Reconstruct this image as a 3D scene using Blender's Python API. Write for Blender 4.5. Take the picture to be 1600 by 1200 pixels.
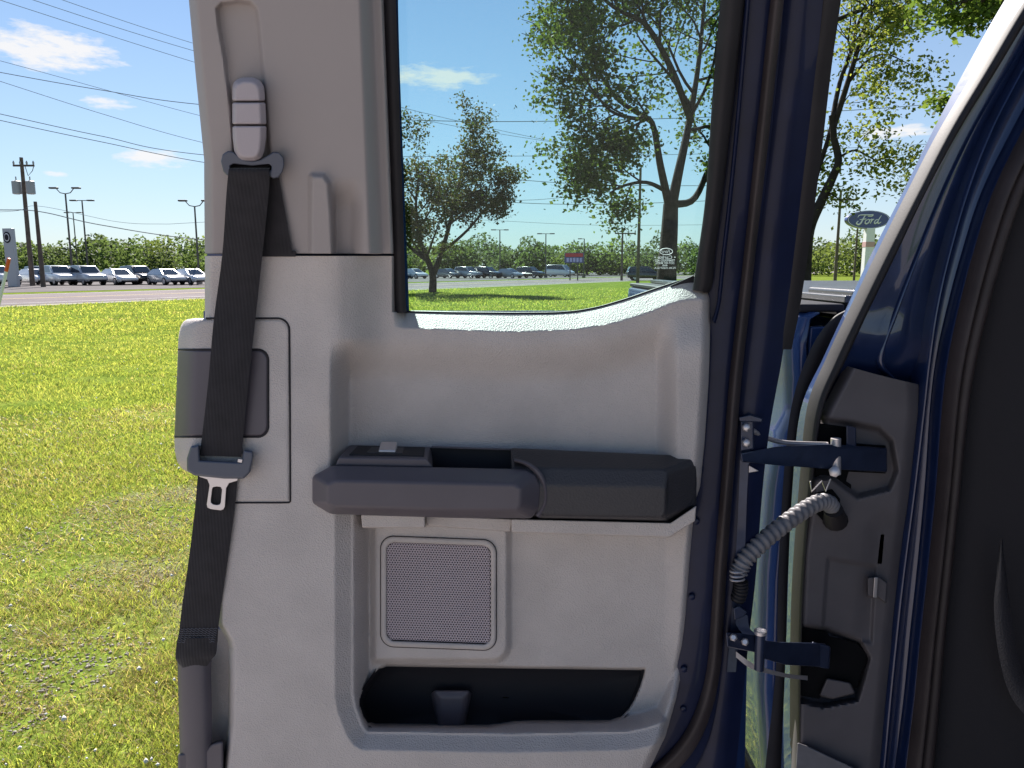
import bpy, bmesh, math, random
import numpy as np
from mathutils import Vector, Matrix, Quaternion
R = math.radians
random.seed(7); rng = np.random.default_rng(7)
for o in list(bpy.data.objects): bpy.data.objects.remove(o)
scn = bpy.context.scene
C = scn.collection

# ------------------------------------------------------------------ camera
F = 1155.0; PITCH = R(8.9); CH = 1.5
cam = bpy.data.cameras.new('camera'); cam.sensor_width = 36; cam.lens = F/1600*36
cam.clip_start = 0.02; cam.clip_end = 3000
camo = bpy.data.objects.new('camera', cam); C.objects.link(camo)
camo.location = (0, 0, CH); camo.rotation_euler = (R(90)-PITCH, 0, 0)
scn.camera = camo
scn.render.resolution_x = 1024; scn.render.resolution_y = 768

# ------------------------------------------------------------------ sky and sun
SUN_AZ, SUN_EL = R(-17), R(40)
world = bpy.data.worlds.new('World'); scn.world = world; world.use_nodes = True
wn = world.node_tree.nodes; wl = world.node_tree.links
bg = wn['Background']; bg.inputs[1].default_value = 0.05
sky = wn.new('ShaderNodeTexSky'); sky.sky_type = 'NISHITA'; sky.sun_disc = False
sky.sun_elevation = SUN_EL; sky.sun_rotation = SUN_AZ
sky.air_density = 1.0; sky.dust_density = 0.0; sky.ozone_density = 5.0
SKY_CLOUDS = [  # azimuth, elevation, half width, half height (degrees), strength
 (-30.6, 13.4, 5.2, 1.7, 1.0), (-27.7, 10.6, 2.2, .55, .75), (-25.2, 7.3, 3.2, .85, .9), (-30.8, 6.0, 1.0, .25, .7),
 (-5.6, 13.6, 5.4, 1.1, .95), (26.5, 8.9, 3.4, .55, .9), (70, 18, 9, 2.0, .9), (-80, 15, 9, 2.0, .9), (170, 18, 12, 2.6, .9)]
tc = wn.new('ShaderNodeTexCoord'); sep = wn.new('ShaderNodeSeparateXYZ'); wl.new(tc.outputs['Generated'], sep.inputs[0])
def wm(op, a, b=None, c=None):
    n = wn.new('ShaderNodeMath'); n.operation = op
    for i, v in enumerate((a, b, c)):
        if v is None: continue
        if isinstance(v, (int, float)): n.inputs[i].default_value = v
        else: wl.new(v, n.inputs[i])
    return n.outputs[0]
az = wm('MULTIPLY', wm('ARCTAN2', sep.outputs[0], sep.outputs[1]), 57.2958)
el = wm('MULTIPLY', wm('ARCSINE', sep.outputs[2]), 57.2958)
mp = wn.new('ShaderNodeCombineXYZ'); wl.new(wm('MULTIPLY', az, .35), mp.inputs[0]); wl.new(wm('MULTIPLY', el, 1.2), mp.inputs[1])
nz = wn.new('ShaderNodeTexNoise'); nz.inputs['Scale'].default_value = 1.5; nz.inputs['Detail'].default_value = 7; nz.inputs['Roughness'].default_value = .62
wl.new(mp.outputs[0], nz.inputs['Vector'])
tot = None
for a, e, hw, hh, s in SKY_CLOUDS:
    dx = wm('DIVIDE', wm('SUBTRACT', az, a), hw); dy = wm('DIVIDE', wm('SUBTRACT', el, e), hh)
    r2 = wm('ADD', wm('MULTIPLY', dx, dx), wm('MULTIPLY', dy, dy))
    v = wm('MULTIPLY', wm('MAXIMUM', wm('SUBTRACT', 1.0, r2), 0.0), s)
    tot = v if tot is None else wm('MAXIMUM', tot, v)
den = wm('SUBTRACT', wm('ADD', wm('MULTIPLY', wm('SUBTRACT', nz.outputs[0], .5), 3.2), wm('MULTIPLY', tot, 1.5)), .55)
den = wm('MULTIPLY', wm('MINIMUM', wm('MAXIMUM', wm('MULTIPLY', den, 1.1), 0), .92), wm('MINIMUM', wm('MULTIPLY', tot, 5.0), 1.0))
mx = wn.new('ShaderNodeMixRGB'); wl.new(den, mx.inputs[0]); mx.inputs[2].default_value = (7.6, 7.5, 7.5, 1)
# pale summer haze low over the horizon, the same all round
hz = wn.new('ShaderNodeMixRGB'); hf = wm('MULTIPLY', wm('POWER', 2.718, wm('MULTIPLY', wm('MAXIMUM', el, 0.0), -.075)), .68)
wl.new(hf, hz.inputs[0]); wl.new(sky.outputs[0], hz.inputs[1]); hz.inputs[2].default_value = (5.2, 5.9, 6.5, 1)
wl.new(hz.outputs[0], mx.inputs[1]); wl.new(mx.outputs[0], bg.inputs[0])

sun = bpy.data.lights.new('sun', 'SUN'); sun.energy = 5.0; sun.angle = R(.55); sun.color = (1.0, .93, .87)
suno = bpy.data.objects.new('sun', sun); C.objects.link(suno)
sv = Vector((math.sin(SUN_AZ)*math.cos(SUN_EL), math.cos(SUN_AZ)*math.cos(SUN_EL), math.sin(SUN_EL)))
suno.rotation_euler = sv.to_track_quat('Z', 'Y').to_euler(); suno.location = sv*50
vs = scn.view_settings; vs.view_transform = 'Standard'; vs.look = 'None'; vs.gamma = 1; vs.exposure = 1.35; vs.use_curve_mapping = False

# ------------------------------------------------------------------ materials
def mat(name, col, rough=.5, metal=0., spec=.5, coat=0., bump=None, var=None, col2=None, transl=None, objcol=False, sheen=0.):
    m = bpy.data.materials.new(name); m.use_nodes = True
    nt = m.node_tree; b = nt.nodes['Principled BSDF']
    b.inputs['Base Color'].default_value = (*col, 1); b.inputs['Roughness'].default_value = rough
    b.inputs['Metallic'].default_value = metal; b.inputs['Specular IOR Level'].default_value = spec
    b.inputs['Coat Weight'].default_value = coat; b.inputs['Coat Roughness'].default_value = .04
    if sheen: b.inputs['Sheen Weight'].default_value = sheen
    t = nt.nodes.new('ShaderNodeTexCoord')
    last = None
    if objcol:
        oi = nt.nodes.new('ShaderNodeObjectInfo'); last = oi.outputs['Color']; nt.links.new(last, b.inputs['Base Color'])
    if var:                                           # (scale, amount) mottled colour of the thing itself
        n = nt.nodes.new('ShaderNodeTexNoise'); n.inputs['Scale'].default_value = var[0]; n.inputs['Detail'].default_value = 5
        nt.links.new(t.outputs['Object'], n.inputs['Vector'])
        r = nt.nodes.new('ShaderNodeValToRGB'); r.color_ramp.elements[0].position = .5-.5*var[1]*.6-.12; r.color_ramp.elements[1].position = .62
        c2 = col2 or tuple(c*(1-var[1]) for c in col)
        r.color_ramp.elements[0].color = (*c2, 1); r.color_ramp.elements[1].color = (*col, 1)
        nt.links.new(n.outputs[0], r.inputs[0]); nt.links.new(r.outputs[0], b.inputs['Base Color']); last = r.outputs[0]
    if bump:
        kind, sc, st, dist = bump
        if kind == 'grain':
            v = nt.nodes.new('ShaderNodeTexVoronoi'); v.inputs['Scale'].default_value = sc; v.inputs['Randomness'].default_value = 1; out = v.outputs['Distance']
        elif kind == 'weave':
            v = nt.nodes.new('ShaderNodeTexWave'); v.inputs['Scale'].default_value = sc; v.bands_direction = 'X'; out = v.outputs[1]
        else:
            v = nt.nodes.new('ShaderNodeTexNoise'); v.inputs['Scale'].default_value = sc; v.inputs['Detail'].default_value = 4; out = v.outputs[0]
        nt.links.new(t.outputs['Object'], v.inputs['Vector'])
        bp = nt.nodes.new('ShaderNodeBump'); bp.inputs['Strength'].default_value = st; bp.inputs['Distance'].default_value = dist
        nt.links.new(out, bp.inputs['Height']); nt.links.new(bp.outputs[0], b.inputs['Normal'])
    if transl:
        tr = nt.nodes.new('ShaderNodeBsdfTranslucent'); tr.inputs[0].default_value = (*transl[0], 1)
        ms = nt.nodes.new('ShaderNodeMixShader'); ms.inputs[0].default_value = transl[1]
        nt.links.new(b.outputs[0], ms.inputs[1]); nt.links.new(tr.outputs[0], ms.inputs[2])
        nt.links.new(ms.outputs[0], nt.nodes['Material Output'].inputs[0])
    return m
M = {}
M['trim'] = mat('grey_trim_plastic', (.535, .478, .448), .56, spec=.38, bump=('grain', 520, .5, .0015), var=(14.0, .10))
M['trim_smooth'] = mat('grey_pillar_plastic', (.35, .308, .294), .6, spec=.3, bump=('grain', 800, .06, .0008), var=(4.0, .05))
M['adjuster'] = mat('grey_adjuster_plastic', (.40, .355, .375), .45, spec=.4, bump=('noise', 900, .04, .0005))
M['dark'] = mat('charcoal_plastic', (.10, .086, .10), .5, spec=.5, bump=('noise', 700, .05, .0006), var=(9, .15))
M['pad'] = mat('black_grained_vinyl', (.034, .031, .035), .50, spec=.5, bump=('grain', 420, .35, .0012))
M['black'] = mat('black_plastic', (.016, .015, .019), .6, spec=.3, bump=('noise', 500, .08, .0006))
M['rubber'] = mat('black_rubber', (.022, .019, .021), .62, spec=.35, bump=('noise', 300, .12, .0008), var=(20, .3))
M['seal'] = mat('brown_black_weatherstrip', (.045, .034, .034), .55, spec=.4, bump=('noise', 400, .15, .0008), var=(18, .3))
M['web'] = mat('black_webbing', (.024, .021, .024), .75, spec=.25, sheen=.15, bump=('weave', 75, .22, .0010), var=(60, .35))
M['buckle'] = mat('slate_plastic', (.075, .085, .115), .42, spec=.5, bump=('noise', 900, .06, .0005))
M['steel'] = mat('brushed_steel', (.66, .62, .62), .42, metal=.75, bump=('noise', 700, .12, .0006))
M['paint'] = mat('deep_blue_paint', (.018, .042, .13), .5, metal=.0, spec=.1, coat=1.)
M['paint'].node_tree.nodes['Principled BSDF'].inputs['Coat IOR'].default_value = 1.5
M['paint_shaded'] = mat('shaded_blue_door_paint', (.006, .011, .042), .45, metal=.0, spec=.25, coat=.18, bump=('noise', 60, .03, .002), var=(30, .25))  # darker copy of the truck's blue, door-edge shade put into the colour
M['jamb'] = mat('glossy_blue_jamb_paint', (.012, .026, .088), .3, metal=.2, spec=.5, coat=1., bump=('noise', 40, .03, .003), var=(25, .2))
M['liner'] = mat('grey_jamb_liner', (.125, .112, .118), .55, spec=.35, bump=('noise', 250, .08, .001), var=(11, .22))
M['metal_dark'] = mat('painted_hinge_metal', (.030, .042, .085), .34, metal=.3, coat=.4, bump=('noise', 120, .1, .0015), var=(40, .3))
M['conduit'] = mat('grey_conduit_plastic', (.20, .19, .20), .5, spec=.4, bump=('noise', 300, .1, .0006), var=(40, .25))
M['white'] = mat('white_paint', (.75, .75, .74), .5, var=(2, .12))
M['grille'] = mat('grey_grille_plastic', (.46, .39, .41), .5, spec=.4)
M['void'] = mat('unlit_cavity_black', (.008, .008, .009), .95, spec=.1)  # near-black colour standing for the darkness inside openings
M['interior'] = mat('charcoal_interior_fabric', (.032, .030, .033), .9, spec=.15, bump=('noise', 300, .3, .001))
M['tonneau'] = mat('black_tonneau_vinyl', (.075, .075, .08), .28, spec=.6, bump=('noise', 220, .2, .0015), var=(8, .3))
M['etch'] = mat('white_etched_mark', (.8, .8, .8), .6)
def glass_mat(name, tint, refl=1.0):
    m = bpy.data.materials.new(name); m.use_nodes = True; nt = m.node_tree; nt.nodes.remove(nt.nodes['Principled BSDF'])
    tr = nt.nodes.new('ShaderNodeBsdfTransparent'); tr.inputs[0].default_value = (*tint, 1)
    gl = nt.nodes.new('ShaderNodeBsdfGlossy'); gl.inputs['Roughness'].default_value = .0
    fr = nt.nodes.new('ShaderNodeFresnel'); fr.inputs[0].default_value = 1.5
    mu = nt.nodes.new('ShaderNodeMath'); mu.operation = 'MULTIPLY'; mu.inputs[1].default_value = refl; nt.links.new(fr.outputs[0], mu.inputs[0])
    ms = nt.nodes.new('ShaderNodeMixShader'); nt.links.new(mu.outputs[0], ms.inputs[0]); nt.links.new(tr.outputs[0], ms.inputs[1]); nt.links.new(gl.outputs[0], ms.inputs[2])
    nt.links.new(ms.outputs[0], nt.nodes['Material Output'].inputs[0]); return m
M['glass'] = glass_mat('tinted_green_glass', (.82, .935, .92), .5)

# ------------------------------------------------------------------ geometry helpers
cp, sp = math.cos(PITCH), math.sin(PITCH)
YAW = R(6.0); NX, NY = -math.sin(YAW), -math.cos(YAW); DD = .92
def ray(px, py):
    a = (np.asarray(px, float)-800)/F; b = (600-np.asarray(py, float))/F
    return a, cp + sp*b, cp*b - sp
def D(px, py, w=0., tilt=.30):
    """point of the open door seen at this place of the photograph, w metres proud of the door's inner plane"""
    dx, dy, dz = ray(px, py); w = np.asarray(w, float)
    den = dx*NX + dy*NY; tl = 0.
    for _ in range(6):
        t = (w + tl + DD*NY)/den
        z = CH + t*dz; q = z-1.475
        tl = tilt*.5*(q + np.sqrt(q*q+.0009))
    return np.stack(np.broadcast_arrays(t*dx, t*dy, CH+t*dz), -1)
def Y(px, py, depth):
    dx, dy, dz = ray(px, py); t = np.asarray(depth, float)/dy
    return np.stack(np.broadcast_arrays(t*dx, t*dy, CH+t*dz), -1)
def ss(x, a, b):
    t = np.clip((x-a)/(b-a), 0, 1); return t*t*(3-2*t)
def wpos(o):
    p = Vector((0, 0, 0))
    while o: p = p + o.location; o = o.parent
    return p
def setp(o, label=None, cat=None, group=None, kind=None):
    for k, v in (('label', label), ('category', cat), ('group', group), ('kind', kind)):
        if v: o[k] = v
    return o
def empty(name, loc, label=None, cat=None, group=None, parent=None):
    o = bpy.data.objects.new(name, None); C.objects.link(o); o.empty_display_size = .1
    if parent: o.parent = parent; o.location = Vector(loc)-wpos(parent)
    else: o.location = loc
    return setp(o, label, cat, group)
def mesh(name, verts, faces, m, parent=None, smooth=True, bevel=0, seg=2, ang=25, loc=None, autos=None, solid=0):
    """one mesh object; verts in world coordinates"""
    verts = np.asarray(verts, float).reshape(-1, 3)
    base = wpos(parent) if parent else Vector(loc or (0, 0, 0))
    me = bpy.data.meshes.new(name)
    me.from_pydata((verts-np.array(base)).tolist(), [], [tuple(int(i) for i in f) for f in faces])
    me.materials.append(m); me.validate(); me.update()
    o = bpy.data.objects.new(name, me); C.objects.link(o)
    if parent: o.parent = parent
    else: o.location = base
    bm = bmesh.new(); bm.from_mesh(me); bmesh.ops.recalc_face_normals(bm, faces=bm.faces); bm.to_mesh(me); bm.free()
    if smooth: me.polygons.foreach_set('use_smooth', [True]*len(me.polygons))
    if solid:
        md = o.modifiers.new('solid', 'SOLIDIFY'); md.thickness = solid; md.offset = 0
    if bevel:
        md = o.modifiers.new('bevel', 'BEVEL'); md.width = bevel; md.segments = seg; md.limit_method = 'ANGLE'; md.angle_limit = R(ang)
        md.harden_normals = True
        if smooth and hasattr(me, 'set_sharp_from_angle'): me.set_sharp_from_angle(angle=R(50))
    elif autos and hasattr(me, 'set_sharp_from_angle'): me.set_sharp_from_angle(angle=R(autos))
    return o
def prism(name, rings, m, parent=None, fn=D, bevel=.0012, seg=2, smooth=True, cap=True, loc=None, ang=20):
    """rings of equally many pixel points with a depth each, lofted back to front, both ends capped"""
    V, Fc = [], []; n = len(rings[0][0])
    for pts, w in rings:
        p = np.array(pts, float); V.append(fn(p[:, 0], p[:, 1], w))
    V = np.concatenate(V)
    for r in range(len(rings)-1):
        for i in range(n):
            j = (i+1) % n; Fc.append((r*n+i, r*n+j, (r+1)*n+j, (r+1)*n+i))
    if cap: Fc.append(tuple(range(n))[::-1]); Fc.append(tuple((len(rings)-1)*n+i for i in range(n)))
    return mesh(name, V, Fc, m, parent, smooth, bevel, seg, ang, loc)
def cr(keys, n):
    """Catmull-Rom through rows of numbers"""
    k = np.array(keys, float); m = len(k); out = []
    kk = np.vstack([2*k[0]-k[1], k, 2*k[-1]-k[-2]])
    for u in np.linspace(0, m-1, n):
        i = min(int(u), m-2); t = u-i; a, b, c, d = kk[i], kk[i+1], kk[i+2], kk[i+3]
        out.append(.5*((2*b)+(c-a)*t+(2*a-5*b+4*c-d)*t*t+(3*b-a-3*c+d)*t**3))
    return np.array(out)
def strip(name, keys, m, parent=None, w=0., bulge=0., thick=.01, n=60, across=8, fn=D, pw=1., lin=False, bevel=0):
    """a band between two lines: keys (xl, yl, xr, yr[, depth]), its face bulging towards the camera"""
    keys = [tuple(k) + ((w,) if len(k) == 4 else ()) for k in keys]
    if lin:
        kk = np.array(keys, float); u = np.linspace(0, len(kk)-1, n); s = np.stack([np.interp(u, np.arange(len(kk)), kk[:, j]) for j in range(5)], 1)
    else: s = cr(keys, n)
    sg = 1 if fn is D else -1
    rows = []
    for j in range(across+1):
        t = j/across; x = s[:, 0]*(1-t)+s[:, 2]*t; y = s[:, 1]*(1-t)+s[:, 3]*t
        rows.append(fn(x, y, s[:, 4]+sg*bulge*(math.sin(math.pi*t)**pw if bulge else 0)))
    for t in (1, 0):
        x = s[:, 0]*(1-t)+s[:, 2]*t; y = s[:, 1]*(1-t)+s[:, 3]*t
        rows.append(fn(x, y, s[:, 4]-sg*thick))
    V = np.stack(rows, 1); k = V.shape[1]; Fc = []
    for i in range(n-1):
        for j in range(k):
            j2 = (j+1) % k; Fc.append((i*k+j, i*k+j2, (i+1)*k+j2, (i+1)*k+j))
    Fc.append(tuple(range(k))); Fc.append(tuple((n-1)*k+j for j in range(k))[::-1])
    return mesh(name, V.reshape(-1, 3), Fc, m, parent, True, bevel, autos=40)
def tube(name, pts, r, m, parent=None, n=8, loc=None, closed=False):
    P = [Vector(p) for p in pts]; k = len(P); rr = r if hasattr(r, '__len__') else [r]*k
    V, Fc = [], []; up = None
    for i in range(k):
        d = (P[min(i+1, k-1)]-P[max(i-1, 0)]).normalized()
        if up is None: up = d.orthogonal().normalized()
        up = (up - d*up.dot(d)).normalized(); sd = d.cross(up)
        for j in range(n):
            a = 2*math.pi*j/n; V.append(P[i] + (up*math.cos(a)+sd*math.sin(a))*rr[i])
    for i in range(k-1):
        for j in range(n):
            j2 = (j+1) % n; Fc.append((i*n+j, i*n+j2, (i+1)*n+j2, (i+1)*n+j))
    Fc.append(tuple(range(n))[::-1]); Fc.append(tuple((k-1)*n+j for j in range(n)))
    return mesh(name, V, Fc, m, parent, True, loc=loc, autos=50)
def box(name, lo, hi, m, parent=None, bevel=0, loc=None, seg=2):
    x0, y0, z0 = lo; x1, y1, z1 = hi
    V = [(x0,y0,z0),(x1,y0,z0),(x1,y1,z0),(x0,y1,z0),(x0,y0,z1),(x1,y0,z1),(x1,y1,z1),(x0,y1,z1)]
    return mesh(name, V, [(0,3,2,1),(4,5,6,7),(0,1,5,4),(1,2,6,5),(2,3,7,6),(3,0,4,7)], m, parent, True, bevel, seg, loc=loc, autos=30)
def sdf(x, y, poly):
    """signed distance in the plane, positive inside"""
    p = np.array(poly, float); d = np.full(np.shape(x), 1e9); ins = np.zeros(np.shape(x), bool)
    for i in range(len(p)):
        a, b = p[i], p[(i+1) % len(p)]; ex, ey = b-a; wx, wy = x-a[0], y-a[1]
        t = np.clip((wx*ex+wy*ey)/(ex*ex+ey*ey), 0, 1); d = np.minimum(d, np.hypot(wx-ex*t, wy-ey*t))
        c = ((a[1] > y) != (b[1] > y)) & (x < ex*(y-a[1])/(ey if ey else 1e-9)+a[0]); ins ^= c
    return np.where(ins, d, -d)
def rrect(x0, y0, x1, y1, r, n=5):
    out = []
    for cx, cy, a0 in ((x1-r, y0+r, -90), (x1-r, y1-r, 0), (x0+r, y1-r, 90), (x0+r, y0+r, 180)):
        for i in range(n+1):
            a = R(a0+90*i/n); out.append((cx+r*math.cos(a), cy+r*math.sin(a)))
    return out
def sheet(name, PX, PY, W, m, parent, fn=D, mask=None, skirt=.012):
    """relief moulding over a grid of places, its rim folded back"""
    rws, cls = PX.shape; V = fn(PX, PY, W).reshape(-1, 3); idx = np.arange(rws*cls).reshape(rws, cls)
    Fc = []
    mk = np.ones((rws-1, cls-1), bool) if mask is None else mask
    q = np.stack([idx[:-1, :-1], idx[:-1, 1:], idx[1:, 1:], idx[1:, :-1]], -1)[mk]
    o = mesh(name, V, q.tolist(), m, parent)
    bm = bmesh.new(); bm.from_mesh(o.data)
    bmesh.ops.delete(bm, geom=[v for v in bm.verts if not v.link_faces], context='VERTS')
    es = [e for e in bm.edges if e.is_boundary]
    if skirt:
        g = bmesh.ops.extrude_edge_only(bm, edges=es)
        bmesh.ops.translate(bm, verts=[v for v in g['geom'] if isinstance(v, bmesh.types.BMVert)], vec=Vector((-NX, -NY, 0))*skirt)
    bmesh.ops.recalc_face_normals(bm, faces=bm.faces)
    for f in bm.faces: f.smooth = True
    bm.to_mesh(o.data); bm.free()
    if hasattr(o.data, 'set_sharp_from_angle'): o.data.set_sharp_from_angle(angle=R(60))
    return o
def inset(poly, d):
    c = np.mean(np.array(poly, float), 0); return [tuple(np.array(p)+(c-np.array(p))/np.linalg.norm(c-np.array(p))*d) for p in poly]
def text_mesh(name, body, fn2, m, parent, size=1., shear=0., width=None, align='CENTER', bold=0):
    cu = bpy.data.curves.new(name, 'FONT'); cu.body = body; cu.align_x = align; cu.align_y = 'CENTER'; cu.size = size; cu.shear = shear; cu.offset = bold
    to = bpy.data.objects.new(name, cu); C.objects.link(to)
    dg = bpy.context.evaluated_depsgraph_get(); dg.update()
    me = bpy.data.meshes.new_from_object(to.evaluated_get(dg)); bpy.data.objects.remove(to)
    V = np.array([v.co[:] for v in me.vertices]); Fc = [tuple(p.vertices) for p in me.polygons]
    if width and len(V):
        ex = V[:, 0].max()-V[:, 0].min(); V[:, 0] *= width/ex
    return mesh(name, [fn2(x, y) for x, y, _ in V], Fc, m, parent, False)

exec_parts = []
# ================================================================== GROUND AND ROAD
def nodes_ground():
    m = bpy.data.materials.new('lawn_soil'); m.use_nodes = True; nt = m.node_tree; b = nt.nodes['Principled BSDF']
    t = nt.nodes.new('ShaderNodeTexCoord')
    def noise(s, d=6):
        n = nt.nodes.new('ShaderNodeTexNoise'); n.inputs['Scale'].default_value = s; n.inputs['Detail'].default_value = d; nt.links.new(t.outputs['Object'], n.inputs['Vector']); return n.outputs[0]
    def ramp(i, *st):
        r = nt.nodes.new('ShaderNodeValToRGB'); e = r.color_ramp.elements
        while len(e) < len(st): e.new(.5)
        for k, (p, c) in enumerate(st): e[k].position = p; e[k].color = (*c, 1)
        nt.links.new(i, r.inputs[0]); return r.outputs[0]
    g = ramp(noise(1.1), (.32, (.115, .17, .03)), (.5, (.175, .24, .04)), (.68, (.24, .285, .06)))
    f = ramp(noise(28, 8), (.3, (.35, .35, .35)), (.7, (1.25, 1.25, 1.25)))
    mu = nt.nodes.new('ShaderNodeMixRGB'); mu.blend_type = 'MULTIPLY'; mu.inputs[0].default_value = 1; nt.links.new(g, mu.inputs[1]); nt.links.new(f, mu.inputs[2])
    soil = ramp(noise(60, 8), (.35, (.10, .085, .06)), (.7, (.30, .27, .22)))
    sm = ramp(noise(.75, 5), (.57, (0, 0, 0)), (.66, (1, 1, 1)))
    sx = nt.nodes.new('ShaderNodeSeparateXYZ'); nt.links.new(t.outputs['Object'], sx.inputs[0])
    rg = nt.nodes.new('ShaderNodeMapRange'); rg.inputs[1].default_value = 3.; rg.inputs[2].default_value = 8.; rg.inputs[3].default_value = 1; rg.inputs[4].default_value = 0; nt.links.new(sx.outputs[1], rg.inputs[0])
    mm = nt.nodes.new('ShaderNodeMath'); mm.operation = 'MULTIPLY'; nt.links.new(sm, mm.inputs[0]); nt.links.new(rg.outputs[0], mm.inputs[1])
    mi = nt.nodes.new('ShaderNodeMixRGB'); nt.links.new(mm.outputs[0], mi.inputs[0]); nt.links.new(mu.outputs[0], mi.inputs[1]); nt.links.new(soil, mi.inputs[2])
    nt.links.new(mi.outputs[0], b.inputs['Base Color']); b.inputs['Roughness'].default_value = .9; b.inputs['Specular IOR Level'].default_value = .0
    bp = nt.nodes.new('ShaderNodeBump'); bp.inputs['Strength'].default_value = .5; bp.inputs['Distance'].default_value = .03; nt.links.new(noise(35, 8), bp.inputs['Height']); nt.links.new(bp.outputs[0], b.inputs['Normal'])
    return m
gm = nodes_ground()
S = 1500
setp(mesh('ground', [(-S, -S, 0), (S, -S, 0), (S, S, 0), (-S, S, 0)], [(0, 1, 2, 3)], gm, smooth=False), kind='structure')
M['bounce_yard'] = mat('grey_bounce_gravel', (.40, .365, .345), .95, spec=.05, bump=('noise', 45, .6, .02), var=(24, .45))
yx = np.linspace(-60, 60, 400); ye = 1.42 + .12*np.sin(yx*1.7)+.07*np.sin(yx*5.3+1)+.05*np.sin(yx*13.1)
V_ = [(x, y, .004) for x, y in zip(yx, ye)]+[(x, -70., .004) for x in yx]
setp(mesh('bounce_gravel_yard', V_, [(i, 400+i, 401+i, i+1) for i in range(399)], M['bounce_yard'], smooth=False), kind='structure')  # unseen ground, added to bounce neutral grey light onto the door trim
M['asphalt'] = mat('pale_asphalt', (.19, .165, .168), .85, spec=.03, bump=('noise', 20, .2, .01), var=(.35, .2))
M['lot'] = mat('lot_asphalt', (.14, .13, .13), .85, spec=.03, var=(.3, .2))
def gp(px, py):
    dx, dy, dz = ray(px, py); t = -CH/dz; return np.array([t*dx, t*dy, 0.])
ra, rb = gp(0, 478), gp(900, 442.)
rd = (rb-ra)/np.linalg.norm(rb-ra); rn = np.array([-rd[1], rd[0], 0.])      # rn points across the road, away
def road_pt(s, off, z=0.): return tuple(ra + rd*s + rn*off + np.array([0, 0, z]))
def road_band(name, s0, s1, o0, o1, z, m, parent=None, n=2):
    V, Fc = [], []
    for i in range(n):
        s = s0+(s1-s0)*i/(n-1); V += [road_pt(s, o0, z), road_pt(s, o1, z)]
    for i in range(n-1): Fc.append((2*i, 2*i+2, 2*i+3, 2*i+1))
    return mesh(name, V, Fc, m, parent, False)
setp(road_band('road', -300, 500, 0, 13.5, .012, M['asphalt']), kind='structure')
M['line_y'] = mat('worn_yellow_paint', (.50, .36, .08), .7, var=(1.5, .4)); M['line_w'] = mat('worn_white_paint', (.6, .6, .58), .7, var=(1.5, .3))
road = bpy.data.objects['road']
for o in (1.3, 12.2): road_band('edge_line', -300, 500, o, o+.14, .018, M['line_w'], road)
for o in (6.5, 6.8): road_band('centre_line', -300, 500, o, o+.13, .018, M['line_y'], road)
setp(road_band('car_park', -120, 260, 17, 75, .012, M['lot']), kind='structure')
setp(road_band('shoulder', -300, 500, -1.2, -.02, .006, mat('gravel_shoulder', (.25, .23, .19), .95, var=(2, .4), col2=(.10, .12, .03))), kind='structure')

# ================================================================== PICKUP TRUCK
truck = empty('pickup_truck', (.95, 1.3, 0), 'deep blue pickup truck with its rear cab door swung open', 'truck')

# ---- door: outer skin and inner shell; all that is fixed on it hangs below
def yl(keys):
    k = np.array(sorted(keys)); return lambda y: np.interp(y, k[:, 0], k[:, 1])
# outer skin (lower half), slightly crowned
py_ = np.linspace(486, 1640, 40); s_ = np.linspace(0, 1, 24)
PY, SS = np.meshgrid(py_, s_, indexing='ij')
PX = 318 + (1178-318)*SS + (PY-486)*(-.02+0*SS)
Wd = -.085 - .022*np.sin(np.pi*np.clip((PY-486)/1154, 0, 1))*np.sin(np.pi*SS)**.5
door = sheet('door', PX, PY, Wd, M['paint'], truck, skirt=0)
door['label'] = 'rear cab door standing open, grey trim inside and blue paint outside'
md = door.modifiers.new('solid', 'SOLIDIFY'); md.thickness = .004

# ---- lower trim panel, a moulded relief
yw_k = np.array([(612, 488), (640, 488), (700, 489.5), (800, 490.5), (870, 490), (905, 487), (940, 480), (980, 468), (1030, 450.5), (1072, 437), (1112, 437)])
ys_k = np.array([(612, 512), (640, 513), (800, 519), (900, 515), (960, 505), (1010, 490), (1055, 472), (1080, 468), (1112, 468)])
def smooth_interp(k):
    xs = np.linspace(k[0, 0], k[-1, 0], 400); y = np.interp(xs, k[:, 0], k[:, 1]); ker = np.hanning(31); ker /= ker.sum()
    yy = np.convolve(np.pad(y, 15, mode='edge'), ker, 'valid'); return lambda x: np.interp(x, xs, yy)
ywf, ysf = smooth_interp(yw_k), smooth_interp(ys_k)
xlf = yl([(398, 320), (496, 320), (740, 318), (800, 326), (975, 340), (990, 349), (1000, 355), (1012, 358), (1130, 357), (1200, 349), (1640, 330)])
xrf = yl([(437, 1108), (455, 1110), (520, 1110), (600, 1107), (690, 1101), (760, 1094), (830, 1087), (900, 1081), (960, 1077), (1010, 1072), (1045, 1066), (1090, 1057), (1150, 1040), (1200, 1016), (1260, 970), (1310, 880), (1640, 860)])
POCKET = [(604, 1036), (800, 1039), (1012, 1042), (1009, 1056), (1003, 1075), (994, 1096), (985, 1111), (972, 1124), (955, 1131), (930, 1132), (820, 1132), (803, 1133), (783, 1137), (762, 1140), (700, 1139.5), (585, 1138), (572, 1133), (565, 1122), (560, 1106), (559, 1094), (563, 1082), (590, 1042)]
FOLD = [(523, 700), (523, 1085), (527, 1110), (540, 1146), (552, 1164), (566, 1172), (800, 1176), (985, 1172), (1015, 1166), (1064, 1150), (1120, 1040), (1190, 900), (1190, 700)]
SPK = rrect(560, 800, 792, 1030, 22)
A = .068
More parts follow.
